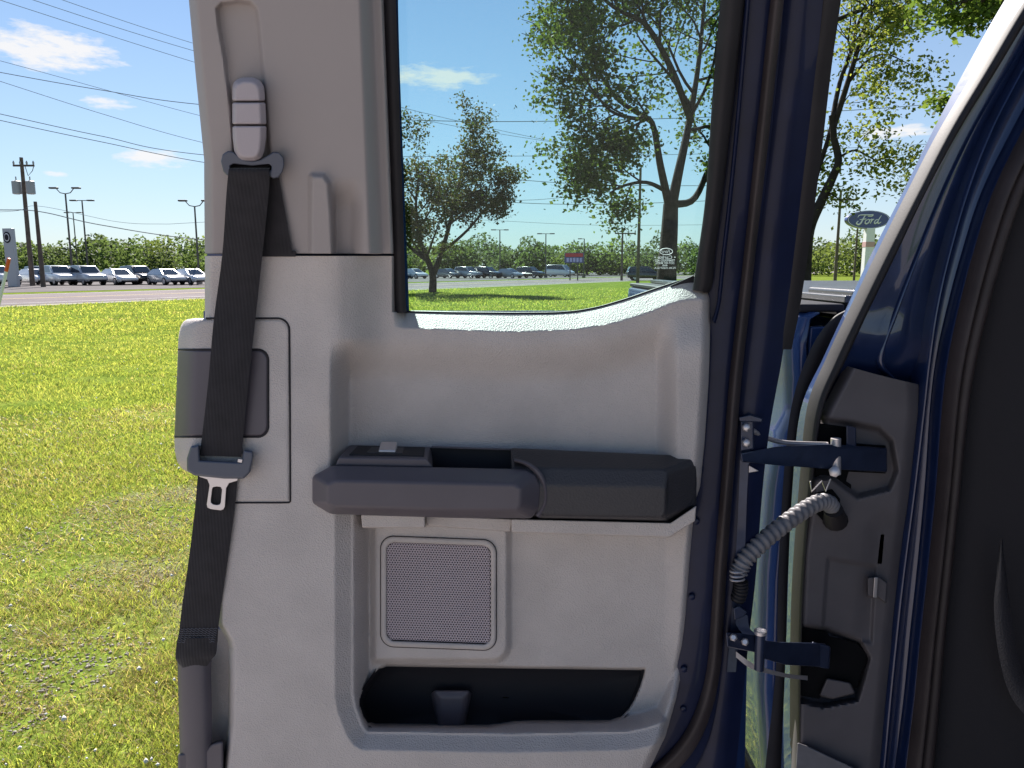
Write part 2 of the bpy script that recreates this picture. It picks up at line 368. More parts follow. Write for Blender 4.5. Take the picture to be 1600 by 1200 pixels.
def trim_relief(x, y):
    yw, ys = ywf(x), ysf(x)
    inU = (.5*ss(x, 513, 550)+.5*np.clip((x-516)/30, 0, 1))*(1-.62*ss(x, 1022, 1062))
    up = A + (.004-A)*inU
    # window sill: flat top sloping to the front, soft front roll, fading into the column at its left end
    t = (y-yw)/(ys-yw)
    top = -.012 + .037*np.clip(t, 0, 1)**.92
    e = y-ys
    g = ss(e, 14, 84)
    s_end = ss(x, 613, 634)
    sillw = np.where(t < 1, top*s_end+.025*(1-s_end), .025)
    sillw = np.where(x > 612, sillw, A + (.025-A)*ss(x, 526, 612))
    up2 = sillw*(1-g)+up*g
    d = sdf(x, y, FOLD)
    low = A - .018*np.clip(d/26, 0, 1) - .050*(.5*ss(d, 28, 58)+.5*np.clip((d-29)/25, 0, 1))
    low = low + .013*ss(sdf(x, y, SPK), -9, 3)*ss(x, 575, 590)
    low = low + .010*ss(x, 1036, 1078)*ss(1100-y, 0, 120) + .012*ss(y, 1000, 1034)*ss(1036-y, -6, 0)*0
    k = ss(y, 735, 790)
    w = up2*(1-k)+low*k
    w = w - .07*ss(sdf(x, y, POCKET), 1.5, 9)
    xr = xrf(y); w = w - .030*np.clip(1-(xr-x)/16, 0, 1)**2.2
    xl = xlf(y); w = w - .030*np.clip(1-(x-xl)/11, 0, 1)**2.2
    # sculpted fold down the column
    w = w + .0035*ss(x, 480, 512)*ss(x, 545, 515)*ss(y, 690, 640)
    return w
nT, nM, nB = 30, 42, 330
NL, NR = 130, 250
rowsT = np.linspace(400, 488, nT, endpoint=False); tm = np.linspace(0, 1, nM, endpoint=False); rowsB = np.concatenate([np.linspace(560, 1200, nB, endpoint=False), np.linspace(1200, 1620, 40)])
GX, GY = [], []
def rowL(y): return xlf(y) + (612-xlf(y))*np.linspace(0, 1, NL, endpoint=False)
for y in rowsT:
    GX.append(np.concatenate([rowL(y), [612], np.full(NR-1, 612.)])); GY.append(np.full(NL+NR, y))
for t in tm:
    y0 = 488+72*t; xs = 612 + (xrf(y0 if t > .3 else 460)-612)*np.linspace(0, 1, NR)
    GX.append(np.concatenate([rowL(y0), xs])); GY.append(np.concatenate([np.full(NL, y0), ywf(xs)+(560-ywf(xs))*t]))
for y in rowsB:
    GX.append(np.concatenate([rowL(y), 612 + (xrf(y)-612)*np.linspace(0, 1, NR)])); GY.append(np.full(NL+NR, y))
GX, GY = np.array(GX), np.array(GY)
mask = np.ones((GX.shape[0]-1, GX.shape[1]-1), bool); mask[:nT, NL:] = False
trim = sheet('trim_panel', GX, GY, trim_relief(GX, GY), M['trim'], door, mask=mask, skirt=.04)

# ---- pillar trim above the seam
xpl = yl([(-300, 268), (0, 295), (120, 306), (200, 314), (250, 319), (280, 319), (396, 320)])
xpr = yl([(-300, 590), (0, 601), (200, 609), (300, 613), (396, 617)])
GROOVE = [(337, -40), (352, 6), (398, 6), (404, 30), (425, 250), (372, 262), (362, 250), (348, 120)]
def pillar_relief(x, y):
    w = np.full(x.shape, .065)
    GR = [(338, 14), (346, 5), (372, 2), (392, 4), (401, 14), (404, 30), (414, 140), (424, 262), (366, 262), (360, 170), (350, 90), (341, 40)]
    w -= .011*ss(sdf(x, y, GR), -3, 5)
    xr = xpr(y); w -= .034*ss(x, xr-42, xr-16) + .02*ss(x, xr-6, xr)
    xl = xpl(y); w -= .03*np.clip(1-(x-xl)/15, 0, 1)**2
    # moulded ridge that the seat's head bolster meets
    rd = [(481, 274), (486, 269), (508, 270), (518, 284), (522, 330), (526, 420), (480, 420)]
    w += .012*ss(sdf(x, y, rd), -1, 9)
    w -= .016*ss(x, 517, 527)*(1-ss(x, 545, 572))*ss(y, 275, 330)
    return w
ry = np.concatenate([np.linspace(-280, 0, 40, endpoint=False), np.linspace(0, 396, 190)]); cx_ = np.linspace(0, 1, 170)
PX = np.array([xpl(y)+(xpr(y)-xpl(y))*cx_ for y in ry]); PY = np.repeat(ry[:, None], len(cx_), 1)
sheet('pillar_trim', PX, PY, pillar_relief(PX, PY), M['trim_smooth'], door, skirt=.04)
# slot in the seam where the webbing dives in
prism('belt_slot', [([(408, 392), (462, 392), (462, 401), (408, 401)], .05), ([(408, 392), (462, 392), (462, 401), (408, 401)], .0705)], M['black'], door, bevel=.0005)

# ---- retractor cover with dark lid, wrapping round the door's free edge
def cover_relief(x, y, x0f, lift):
    w = np.full(x.shape, A+lift); x0 = x0f
    w -= .045*np.clip(1-(x-x0)/34, 0, 1)**2.4
    return w
def edge_patch(name, outl, y0, y1, xr, lift, m, rr=14, n=90, tl=0, bl=0):
    ys = np.linspace(y0, y1, n); u = np.linspace(0, 1, 50)
    xl_ = np.array([outl(y) for y in ys])
    rt = np.where(ys < y0+rr, rr-np.sqrt(np.maximum(rr**2-(y0+rr-ys)**2, 0)), 0) + np.where(ys > y1-rr, rr-np.sqrt(np.maximum(rr**2-(ys-y1+rr)**2, 0)), 0)*(1 if bl else 0)
    xr_ = xr-rt
    PX = xl_[:, None]+(xr_-xl_)[:, None]*u[None]; PY = np.repeat(ys[:, None], 50, 1)
    W = cover_relief(PX, PY, xl_[:, None], lift)
    ex = np.minimum(np.minimum(xr_[:, None]-PX, PY-y0), y1-PY); W = W-.0015*np.clip(1-ex/2.5, 0, 1)**2
    return sheet(name, PX, PY, W, m, door, skirt=.02)
covl = yl([(497, 296), (502, 287), (510, 282), (525, 279), (546, 278), (600, 276), (680, 272.5), (705, 273), (722, 277), (734, 286), (740, 300), (745, 316), (785, 330)])
sp_ = [(322, 497.5)]+[(434+18*math.sin(a), 515.5-18*math.cos(a)) for a in np.linspace(0, math.pi/2, 8)]+[(453, 640), (453.5, 783), (452, 785), (440, 785.3), (330, 785.5)]
tube('cover_seam', [D(x, y, A+.0002) for x, y in sp_], .0013, M['black'], door, n=6)
edge_patch('retractor_cover', covl, 499, 784, 452, .0012, M['trim'], rr=20)
lidl = yl([(546, 278.5), (600, 276), (682, 272.5)])
lp_ = [(x, 546.3) for x in (279, 286, 294, 304, 316)]+[(403+16*math.sin(a), 562.3-16*math.cos(a)) for a in np.linspace(0, math.pi/2, 8)]+[(419, 620)]+[(403+16*math.cos(a), 666.5+16*math.sin(a)) for a in np.linspace(0, math.pi/2, 8)]+[(x, 682.6) for x in (316, 304, 294, 286, 274)]
def cov_w(x, y): return A+.0016-.045*max(0, 1-(x-float(covl(y)))/34)**2.4
tube('lid_seam', [D(x, y, cov_w(x, y)) for x, y in lp_], .0014, M['black'], door, n=6)
edge_patch('cover_lid', lidl, 547.5, 681, 418, .0032, M['dark'], rr=16, bl=1)

# ---- armrest
o1 = [(520, 727), (822, 733), (838, 742), (845, 760), (843, 795), (830, 810), (700, 809), (516, 803), (488, 786), (488, 744)]
f1 = [(524, 751), (802, 757), (812, 762), (814, 766), (813, 790), (809, 797), (700, 797), (520, 792), (511, 787), (511, 757)]
arm = prism('armrest', [(o1, .02), (o1, .083), (f1, .108)], M['dark'], door, bevel=.0035, seg=4)
# base under the switch and cup
prism('switch_bezel', [([(547, 695), (674, 698), (677, 731), (524, 728)], .006), ([(529, 714.5), (667, 716.5), (677, 731), (524, 728)], .076)], M['dark'], door, bevel=.0025, seg=3)
def on_bezel(x, s, lift):                        # a place on the bezel's top: x at the back edge, s towards the front
    xb = x-(s*19 if x < 600 else s*19*(674-x)/110+s*(-0)); p = D(xb, 695+(x-547)*.0236+s*19.3, .006+.070*s); return (p[0], p[1], p[2]+lift)
def bezel_block(name, q, lift, m, bev):
    lo = [on_bezel(x, s, -.004) for x, s in q]; hi = [on_bezel(x, s, l) for (x, s), l in zip(q, lift)]
    mesh(name, lo+hi, [(0, 1, 2, 3), (4, 5, 6, 7)]+[(k, (k+1) % 4, 4+(k+1) % 4, 4+k) for k in range(4)], m, door, True, bev, 3)
bezel_block('switch_plate', [(562, .14), (664, .14), (664, .86), (562, .86)], [.0018]*4, M['black'], .0008)
bezel_block('switch_well', [(586, .28), (634, .28), (634, .74), (586, .74)], [.0028]*4, M['pad'], .0008)
bezel_block('window_switch', [(600, .34), (624, .34), (624, .68), (600, .68)], [.011, .011, .005, .005], M['steel'], .0015)
# pull cup
prism('pull_cup', [([(672, 699), (802, 703), (802, 741), (672, 738)], .0), ([(672, 699), (802, 703), (802, 741), (672, 738)], .0185)], M['black'], door, bevel=.001)
prism('cup_lip', [([(674, 697), (802, 701), (802, 704), (674, 700)], .0), ([(674, 697), (802, 701), (802, 704), (674, 700)], .026)], M['dark'], door, bevel=.0008)
# grained rear pad
o2 = [(798, 700), (1089, 713), (1089, 722), (1088, 790), (1046, 818), (840, 812), (825, 812), (798, 800)]
f2a = [(798, 712), (1082, 722), (1087, 724), (1086, 786), (1044, 814), (850, 808), (838, 802), (798, 796)]
f2b = [(800, 727), (1040, 733), (1046, 736), (1044, 806), (1038, 811), (850, 807), (838, 800), (800, 790)]
prism('armrest_pad', [(o2, .004), (o2, .032), ([(798, 703), (1086, 716), (1088, 724), (1087, 788), (1045, 816.5), (843, 811), (830, 808), (798, 798)], .040), ([(800, 730), (1036, 733), (1044, 738), (1042, 806), (1036, 811.5), (850, 808), (838, 802), (800, 792)], .074), ([(800, 758), (1030, 761), (1041, 764), (1040, 802), (1034, 809), (852, 805), (840, 800), (800, 788)], .083)], M['pad'], door, bevel=.003, seg=3)
# pale lip round the armrest's end
strip('armrest_lip', [(803, 716, 803, 721), (826, 722, 822, 728), (845, 737, 838, 743), (855, 760, 848, 763), (855, 788, 847, 787), (843, 810, 836, 804)], M['dark'], door, w=.0815, bulge=.003, thick=.03, n=40, across=6)
# ledges under it
for nm, q, w in (('armrest_ledge', [(564, 804), (664, 806), (664, 825), (566, 825)], .062), ('ledge_recess', [(664, 806), (800, 811), (798, 831), (668, 822)], .030), ('armrest_ledge', [(799, 811), (1048, 818), (1088, 790), (1086, 814), (1046, 840), (799, 832)], .060)):
    q2 = [(x, y-(1 if y > 815 else 0)) for x, y in q]
    prism(nm, [(q, -.01), (q, w-.006), (q2, w)], M['trim'], door, bevel=.0018, seg=3)

# ---- speaker grille: frame and a plate with hexagonal holes
fr_o, fr_i = rrect(595, 841, 775, 1013, 20, 7), rrect(604, 850, 767, 1004, 13, 7)
V = []; n = len(fr_o)
gw = .0150
for pts, w in ((fr_o, .006), (fr_o, gw+.0005), (inset(fr_o, 2), gw+.002), (inset(fr_i, -3), gw+.002), (fr_i, gw+.0002), (fr_i, .006)):
    p = np.array(pts); V.append(D(p[:, 0], p[:, 1]+(p[:, 0]-685)*.037, w))
V = np.concatenate(V); Fc = [(r*n+i, r*n+(i+1) % n, (r+1)*n+(i+1) % n, (r+1)*n+i) for r in range(5) for i in range(n)]
mesh('speaker_frame', V, Fc, M['trim'], door, autos=70)
fs = rrect(593.8, 839.8, 776.2, 1014.2, 21, 7)
prism('speaker_seam', [([(x, y+(x-685)*.037) for x, y in fs], .004), ([(x, y+(x-685)*.037) for x, y in fs], gw-.0008)], M['rubber'], door, bevel=0)
V, Fc = [], []; pit = 4.15
for r in range(60):
    for c in range(50):
        cx = 603 + pit*(c+.5*(r % 2)); cy = 849 + pit*.866*r
        if cx > 768 or cy > 1005 or sdf(np.array([cx]), np.array([cy]), fr_i)[0] < .5: continue
        k = len(V)
        for rad in (pit*.5774*1.005, pit*.30):
            for i in range(6):
                a = R(60*i+30); X = cx+rad*math.cos(a); V.append((X, cy+rad*math.sin(a)+(X-685)*.037, gw+.0003 if rad > pit*.45 else gw-.0002))
        for i in range(6): V.append((V[k+6+i][0], V[k+6+i][1], gw-.0022))
        for i in range(6):
            j = (i+1) % 6; Fc.append((k+i, k+j, k+6+j, k+6+i)); Fc.append((k+6+i, k+6+j, k+12+j, k+12+i))
V = np.array(V); setp(mesh('speaker_grille', D(V[:, 0], V[:, 1], V[:, 2]), Fc, M['grille'], door, smooth=False), kind='stuff')
bk = rrect(603, 849, 768, 1005, 12, 5)
prism('speaker_cloth', [([(x, y+(x-685)*.037) for x, y in bk], .003), ([(x, y+(x-685)*.037) for x, y in bk], gw-.0024)], M['dark'], door, bevel=0)

# ---- map pocket liner
pk = np.array(POCKET); n = len(pk); cpk = np.array([790, 1090.]); V = []
edge = trim_relief(pk[:, 0], pk[:, 1])
for f, w in ((1.004, edge-.0015), (.99, edge-.008), (.955, edge*0-.034), (.80, edge*0-.040), (.4, edge*0-.040), (.02, edge*0-.040)):
    p = cpk+(pk-cpk)*f; V.append(D(p[:, 0], p[:, 1], w))
V = np.concatenate(V); Fc = [(r*n+i, r*n+(i+1) % n, (r+1)*n+(i+1) % n, (r+1)*n+i) for r in range(5) for i in range(n)]
mesh('map_pocket', V, Fc, M['black'], door, autos=60)
prism('pocket_divider', [([(672, 1082), (738, 1082), (726, 1142), (684, 1142)], -.040), ([(678, 1078), (734, 1078), (722, 1142), (686, 1142)], -.022), ([(688, 1090), (724, 1090), (716, 1142), (692, 1142)], -.016)], M['dark'], door, bevel=.003, seg=3)

# ---- window glass, frame seals, flanges
gpts = [(585, -300), (1220, -300), (1150, 0), (1110, 440), (1095, 450), (1030, 462), (980, 480), (930, 494), (880, 502), (600, 502)]
prism('window_glass', [(gpts, -.0185), (gpts, -.0145)], M['glass'], door, bevel=0, smooth=False)
strip('window_seal', [(590, -300, 606, -300), (598, 0, 618.5, 0), (608, 250, 627, 250), (614, 400, 632, 400), (617, 470, 634, 470), (619, 489, 636, 489)], M['rubber'], door, w=.014, bulge=.004, thick=.045)
strip('window_seal', [(1150, -300, 1197, -300), (1125.5, 0, 1163, 0), (1113, 150, 1147, 150), (1103, 300, 1130, 300), (1090, 400, 1117, 400), (1084, 440, 1114, 440), (1082, 453, 1108, 458)], M['rubber'], door, w=.012, bulge=.010, thick=.045)
tube('glass_run_seal', [D(x, y-.6, -.0125) for x, y in zip(np.linspace(634, 1090, 60), ywf(np.linspace(634, 1090, 60)))], .0015, M['black'], door, n=8)
prism('seal_corner', [([(1046, 447), (1084, 430), (1092, 455), (1075, 458)], -.016), ([(1046, 447), (1084, 430), (1092, 455), (1075, 458)], -.006)], M['black'], door, bevel=.001)
# inner shell flange beside the trim
K = [(1160, -300, 1235, -300), (1150, 0, 1225, 0), (1118, 300, 1195, 300), (1100, 430, 1175, 430), (1096, 520, 1162, 520), (1085, 700, 1150, 700), (1070, 850, 1140, 850), (1058, 1000, 1128, 1000), (1035, 1090, 1122, 1090), (1000, 1160, 1100, 1170), (940, 1225, 1060, 1235), (840, 1290, 960, 1310)]
strip('inner_flange', K, M['paint_shaded'], door, w=-.004, bulge=.006, thick=.05)
strip('flange_ridge', [(1190, -300, 1197, -300), (1164.5, 0, 1172, 0), (1148, 200, 1155, 200), (1134, 340, 1141, 340), (1127, 400, 1134, 400), (1122, 455, 1128, 460), (1119, 478, 1124, 484), (1112, 500, 1118, 506)], M['paint_shaded'], door, w=.012, bulge=.003, thick=.016, across=6)
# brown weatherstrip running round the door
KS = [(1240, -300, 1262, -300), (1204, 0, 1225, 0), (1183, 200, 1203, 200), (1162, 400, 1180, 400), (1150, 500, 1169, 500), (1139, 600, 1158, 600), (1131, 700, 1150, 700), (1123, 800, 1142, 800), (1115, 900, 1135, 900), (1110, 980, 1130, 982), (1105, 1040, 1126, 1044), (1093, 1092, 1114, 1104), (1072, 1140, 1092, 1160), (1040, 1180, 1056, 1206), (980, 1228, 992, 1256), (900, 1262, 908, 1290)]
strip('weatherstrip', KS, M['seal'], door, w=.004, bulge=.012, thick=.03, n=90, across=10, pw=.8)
# shaded-blue door edge and black outer seal
strip('door_edge', [(1230, -300, 1300, -300), (1215, 0, 1286, 0), (1180, 300, 1252, 300), (1160, 480, 1232, 480), (1150, 560, 1222, 560), (1140, 660, 1204, 660), (1132, 760, 1192, 760), (1120, 900, 1181, 900), (1112, 1000, 1170, 1000), (1102, 1100, 1160, 1100), (1085, 1200, 1150, 1200), (1050, 1300, 1140, 1300), (1000, 1600, 1110, 1600)], M['paint_shaded'], door, w=-.014, bulge=.010, thick=.055, pw=1.4)
strip('outer_seal', [(1310, -300, 1352, -300), (1277, 0, 1314, 0), (1262, 100, 1300, 100), (1245, 260, 1281, 260), (1228, 400, 1262, 400), (1214, 480, 1250, 480), (1203, 530, 1240, 530), (1199, 546, 1237, 546)], M['rubber'], door, w=-.020, bulge=.007, thick=.03)
strip('outer_frame', [(578, -300, 622, -300), (588, 0, 622, 0), (600, 250, 630, 250), (610, 500, 640, 500)], M['paint'], door, w=-.03, thick=.03, across=2)
strip('outer_pillar', [(290, -300, 590, -300), (312, 0, 600, 0), (323, 250, 612, 250), (323, 520, 640, 520)], M['paint'], door, w=-.02, thick=.04, across=2)
strip('outer_frame', [(1165, -300, 1330, -300), (1136, 0, 1300, 0), (1115, 300, 1262, 300), (1100, 500, 1225, 500)], M['paint'], door, w=-.035, thick=.03, across=2)
strip('frame_header', [(560, -380, 560, -285), (800, -385, 800, -290), (1050, -385, 1050, -290), (1330, -380, 1330, -285)], M['trim_smooth'], door, w=.02, thick=.06, across=4)
# clips in the flange
for x, y in ((1102, 628), (1094, 735), (1088, 815), (1081, 933), (1069, 1046), (1068, 1108)):
    c = D(x+.0, y, .004); d = Vector((NX, NY, 0))
    tube('clip', [Vector(c)-d*.004, Vector(c)+d*.0012, Vector(c)+d*.002], [.0042, .0040, .0026], M['paint_shaded'], door, n=12)
# etched maker's marks in the glass corner: the lettering reads from outside
gx, gy = 1041, 393
def gfn(cx, cy): return lambda x, y: tuple(D(cx - x, cy - y, -.0138))
ring = [(x, y) for x, y in [(gx+10*math.cos(a), gy+5.0*math.sin(a)) for a in np.linspace(0, 2*math.pi, 25)]]
tube('glass_mark', [D(x, y, -.0138) for x, y in ring], .00045, M['etch'], door, n=5)
text_mesh('glass_mark', 'Ford', gfn(gx, gy), M['etch'], door, 7, .35, bold=.02)
for body, dy, size, wd in (('\u2022 Carlite \u2022', 9.2, 7.2, 33), ('TEMPERED AS2', 14.2, 5, 31), ('DOT-897 M20T4', 18.2, 4.2, 29), ('4AB', 21.8, 4, 8), ('FL34-1525712-A', 25.8, 4, 33)):
    text_mesh('glass_mark', body, gfn(gx-2, gy+dy), M['etch'], door, size, 0, wd, bold=.05)

def ringplate(name, po, pi_, w0, w1, m, parent, bv=.0007):
    n = 48
    def rs(p):
        p = np.array(p, float); c = np.array([338.5, 775.]); 
        q = np.vstack([p, p[:1]]); L = np.r_[0, np.cumsum(np.hypot(*np.diff(q, axis=0).T))]; return L, q
    bm = bmesh.new(); lay = []
    for w in (w0, w1):
        lay.append(([bm.verts.new(D(x, y, w)) for x, y in po], [bm.verts.new(D(x, y, w)) for x, y in pi_]))
    for o_, i_ in lay:
        es = []
        for lp in (o_, i_):
            for k in range(len(lp)): es.append(bm.edges.new((lp[k], lp[(k+1) % len(lp)])))
        bmesh.ops.triangle_fill(bm, use_beauty=True, edges=es)
    for s in (0, 1):
        a, b = lay[0][s], lay[1][s]
        for k in range(len(a)):
            j = (k+1) % len(a); bm.faces.new((a[k], a[j], b[j], b[k]))
    me = bpy.data.meshes.new('tmp'); bm.to_mesh(me); bm.free()
    V = [v.co[:] for v in me.vertices]; Fc = [tuple(p.vertices) for p in me.polygons]
    return mesh(name, V, Fc, m, parent, True, bevel=bv, seg=3, ang=50)
# ---- seat belt on the door
belt = strip('seat_belt', [(358, 262, 421, 262, .078), (357, 268, 421, 268, .085), (354, 300, 420, 300, .0845), (347, 400, 410, 398, .0845), (334, 500, 399, 500, .083), (325, 600, 388, 600, .081), (312, 712, 377, 714, .078)], M['web'], truck, bulge=.0016, thick=.0016, n=70, pw=.6)
belt['label'] = 'black seat belt hanging in front of the grey door trim'
strip('webbing', [(309, 742, 372, 742, .074), (304, 800, 366, 800, .073), (294, 880, 355, 880, .072), (284, 950, 345, 950, .070), (280, 985, 341, 985, .070), (276, 1005, 340, 1003, .069)], M['web'], belt, bulge=.0016, thick=.0018, n=50, pw=.6)
strip('webbing', [(409, 280, 436, 276, .071), (411, 310, 441, 306, .0705), (411, 398, 457, 396, .0712)], M['web'], belt, bulge=.0008, thick=.0015, n=20, lin=True)
strip('webbing_loop', [(277, 998, 340, 996, .070), (274, 1024, 338, 1020, .071), (277, 1034, 331, 1030, .070), (287, 1045, 322, 1042, .068), (296, 1050, 312, 1049, .064)], M['web'], belt, bulge=.004, thick=.003, n=24, pw=.8)
for k in range(7):
    y = 983+k*3.4; tube('stitching', [D(282-k*.8+i*3.05, y+(.9 if i % 2 else -.9)-i*.05, .0725) for i in range(20)], .00045, M['buckle'], belt, n=4)
# guide loop: a moulded D-shaped plate, webbing through its slot
go = [(345, 252), (348, 241), (356, 235.5), (364, 237), (371, 243), (382, 250), (394, 252), (406, 250), (418, 243), (427, 237), (436, 238), (443, 246), (444.5, 258), (441, 270), (435, 277.5), (427, 279), (421, 275), (415, 280), (390, 283), (366, 281), (360, 274), (355, 275), (349, 268)]
gi = [(365, 256), (394, 259), (420, 256), (425, 260), (423, 267), (415, 268), (390, 270), (368, 268), (360, 266), (359, 259)]
ringplate('guide_loop', go, gi, .072, .083, M['buckle'], belt, .0028)
prism('guide_slot', [(gi, .060), (gi, .0735)], M['black'], belt, bevel=0)  # black fill standing for the dark gap above the webbing
# height adjuster: three-piece sliding handle
for nm, a, b, c, d, w in (('adjuster_button', (363, 158), (363, 132), (408, 132), (414, 158), .084), ('adjuster_button', (363, 160), (363, 194.5), (416, 193), (414.2, 160), .0855), ('adjuster_cover', (363, 196.5), (365, 226), (416, 226), (416.5, 195), .0865)):
    if w == .084:
        q = [(363, 157.8), (363, 134), (367, 126), (377, 121), (396, 121), (407, 126), (413, 136), (414.5, 157.8)]; qi = [(367, 157.6), (367, 137), (372, 131), (380, 128), (393, 128), (400, 132), (404, 139), (405.5, 157.6)]
    elif w == .0855: q = [(363, 160), (363, 194.5), (416.5, 194.5), (414.8, 160)]; qi = [(367, 160.4), (367, 194), (407, 194), (405.8, 160.4)]
    else: q = [(363, 196.6), (363.5, 215), (366, 236), (371, 247), (379, 252), (400, 252), (409, 247), (413, 236), (416, 215), (416.6, 196.6)]; qi = [(367, 197), (368, 215), (370, 234), (375, 242), (381, 246), (397, 246), (402, 242), (405, 234), (407, 215), (407.2, 197)]
    prism(nm, [(q, .042), (q, w-.006), (qi, w+.004)], M['adjuster'], belt, bevel=.0022, seg=3)
prism('adjuster_slot', [([(410, 212), (415, 210), (421, 236), (414, 240)], .045), ([(410, 212), (415, 210), (421, 236), (414, 240)], .052)], M['black'], belt, bevel=.0005)
# latch plate: moulded grip and steel tongue
g0 = [(298, 697), (311, 695), (313, 719), (377, 722), (381, 703), (395, 705), (396, 713), (391, 738), (381, 748), (350, 748), (303, 743), (292, 735), (292, 716)]
g1 = [(300, 699), (309, 697.5), (310, 721), (379, 724.5), (383, 705.5), (393, 707), (394, 713), (389, 736), (380, 745.5), (350, 745.5), (304, 740.5), (294, 733.5), (294, 717)]
prism('latch_grip', [(g0, .068), (g0, .086), (g1, .0885)], M['buckle'], belt, bevel=.0015, seg=3)
prism('latch_slot_rim', [([(372, 717), (379, 718), (378, 723), (371, 722)], .086), ([(372, 717), (379, 718), (378, 723), (371, 722)], .0892)], M['steel'], belt, bevel=.0004)
t_out = [(308, 741), (340, 744), (372, 747), (371, 751), (358, 755), (353.5, 763), (351.5, 792), (349, 796), (345, 797.5), (329, 795.5), (324, 793), (323, 788), (327.5, 758), (324, 749), (312, 745)]
t_hole = [(334, 761), (339, 760), (345, 761), (347, 765), (345, 785), (343.5, 788), (339, 789), (333, 788), (329.5, 785), (329.5, 781), (331.5, 764), (332.5, 762), (333, 761.5), (333.4, 761.2), (333.7, 761)]
ringplate('latch_tongue', t_out, t_hole[:12], .0775, .0800, M['steel'], belt)
# anchor tower at the bottom
strip('anchor_post', [(277, 1026, 331, 1022, .060), (278, 1060, 330, 1056, .062), (279, 1100, 331, 1096, .062), (281, 1180, 332, 1170, .062), (283, 1300, 334, 1290, .062)], M['dark'], belt, bulge=.012, thick=.03, n=30, pw=.6)
prism('anchor_recess', [([(326, 980), (352, 984), (360, 1000), (360, 1140), (354, 1220), (322, 1220)], -.03), ([(326, 980), (352, 984), (360, 1000), (360, 1140), (354, 1220), (322, 1220)], .022)], M['trim'], belt, bevel=.002)
prism('anchor_foot', [([(278, 1176), (318, 1172), (332, 1158), (350, 1152), (350, 1230), (278, 1240)], -.01), ([(278, 1178), (318, 1175), (331, 1162), (349, 1157), (349, 1230), (278, 1240)], .070)], M['dark'], belt, bevel=.004, seg=3)

# ---- hinges, rail and wiring between door and cab
Mh = M['metal_dark']
strip('hinge_rail', [(1158, 660, 1176, 656, .0), (1155, 760, 1168, 756, .0), (1150, 860, 1164, 860, .0), (1143, 960, 1157, 960, .0), (1136, 1050, 1150, 1050, .0)], Mh, door, thick=.012, n=30, across=3)
h1 = empty('hinge', D(1165, 690, 0), parent=truck); h1['label'] = 'upper door hinge'
prism('hinge_arm', [([(1157, 708), (1212, 698), (1300, 694), (1386, 700), (1386, 738), (1300, 733), (1215, 727), (1159, 722)], np.array([.89, .91, .99, 1.0, 1.0, .99, .91, .89])+.014), ([(1157, 708), (1212, 698), (1300, 694), (1386, 700), (1386, 738), (1300, 733), (1215, 727), (1159, 722)], np.array([.875, .895, .965, .99, .99, .965, .895, .875]))], Mh, h1, fn=Y, bevel=.002, seg=3)
prism('hinge_bracket', [([(1157, 658), (1178, 656), (1178, 702), (1157, 706)], .91), ([(1157, 658), (1178, 656), (1178, 702), (1157, 706)], .885)], Mh, h1, fn=Y, bevel=.002, seg=3)
prism('hinge_cap', [([(1154, 651), (1172, 647), (1192, 653), (1191, 659), (1156, 658)], .92), ([(1154, 652), (1172, 648), (1192, 654), (1191, 660), (1156, 659)], .882)], Mh, h1, fn=Y, bevel=.0015)
tube('hinge_spring', cr([Y(*p) for p in ((1177, 673, .89), (1186, 679, .90), (1200, 685, .91), (1222, 691, .93), (1250, 693, .95), (1292, 694, .965))], 30), .0032, M['steel'], h1, n=8)
tube('hinge_pin', [Y(1306, 685, .962), Y(1306, 741, .962)], .0065, M['steel'], h1, n=12)
tube('bolt', [Y(1304, 737, .958), Y(1304, 737, .945), Y(1304, 737, .943)], [.0075, .0075, .004], M['steel'], h1, n=6)
prism('stop_tab', [([(1170, 727), (1186, 736), (1170, 739)], .895), ([(1170, 727), (1186, 736), (1170, 739)], .885)], M['steel'], h1, fn=Y, bevel=.0008)
for x, y in ((1166, 668), (1166, 692)): tube('bolt', [Y(x, y, .887), Y(x, y, .878), Y(x, y, .876)], [.0055, .0055, .003], M['steel'], h1, n=6)
prism('mount_plate', [([(1322, 664), (1338, 668), (1338, 700), (1322, 698)], 1.0), ([(1322, 664), (1338, 668), (1338, 700), (1322, 698)], .978)], Mh, h1, fn=Y, bevel=.002)
h2 = empty('hinge', D(1145, 1000, 0), parent=truck); h2['label'] = 'lower door hinge'
q = [(1134, 988), (1176, 990), (1190, 1000), (1214, 1003), (1290, 1005), (1290, 1042), (1228, 1039), (1192, 1029), (1178, 1019), (1136, 1011)]
dq = np.array([.87, .875, .885, .90, .975, .975, .905, .885, .875, .87])
prism('hinge_arm', [(q, dq+.02), (q, dq)], Mh, h2, fn=Y, bevel=.002, seg=3)
tube('hinge_pin', [Y(1188, 986, .872), Y(1186, 1046, .872)], .0062, Mh, h2, n=12)
tube('pin_head', [Y(1188, 990, .872), Y(1188, 985, .872), Y(1188, 984, .872)], [.0078, .0078, .005], M['steel'], h2, n=12)
strip('hinge_brace', [(1151, 956, 1168, 962, .88), (1150, 975, 1172, 982, .876), (1160, 990, 1186, 994, .872)], Mh, h2, thick=.008, n=14, across=3, fn=Y)
prism('hinge_cap', [([(1146, 950), (1154, 946), (1167, 955), (1163, 962), (1148, 968)], .90), ([(1146, 951), (1154, 947), (1167, 956), (1163, 963), (1148, 969)], .872)], Mh, h2, fn=Y, bevel=.0012)
strip('check_link', [(1150, 1018, 1150, 1027, .885), (1172, 1034, 1170, 1043, .885), (1192, 1043, 1190, 1050, .89), (1232, 1053, 1230, 1059, .92), (1262, 1056, 1262, 1063, .96)], M['steel'], h2, thick=.006, n=24, across=2, fn=Y)
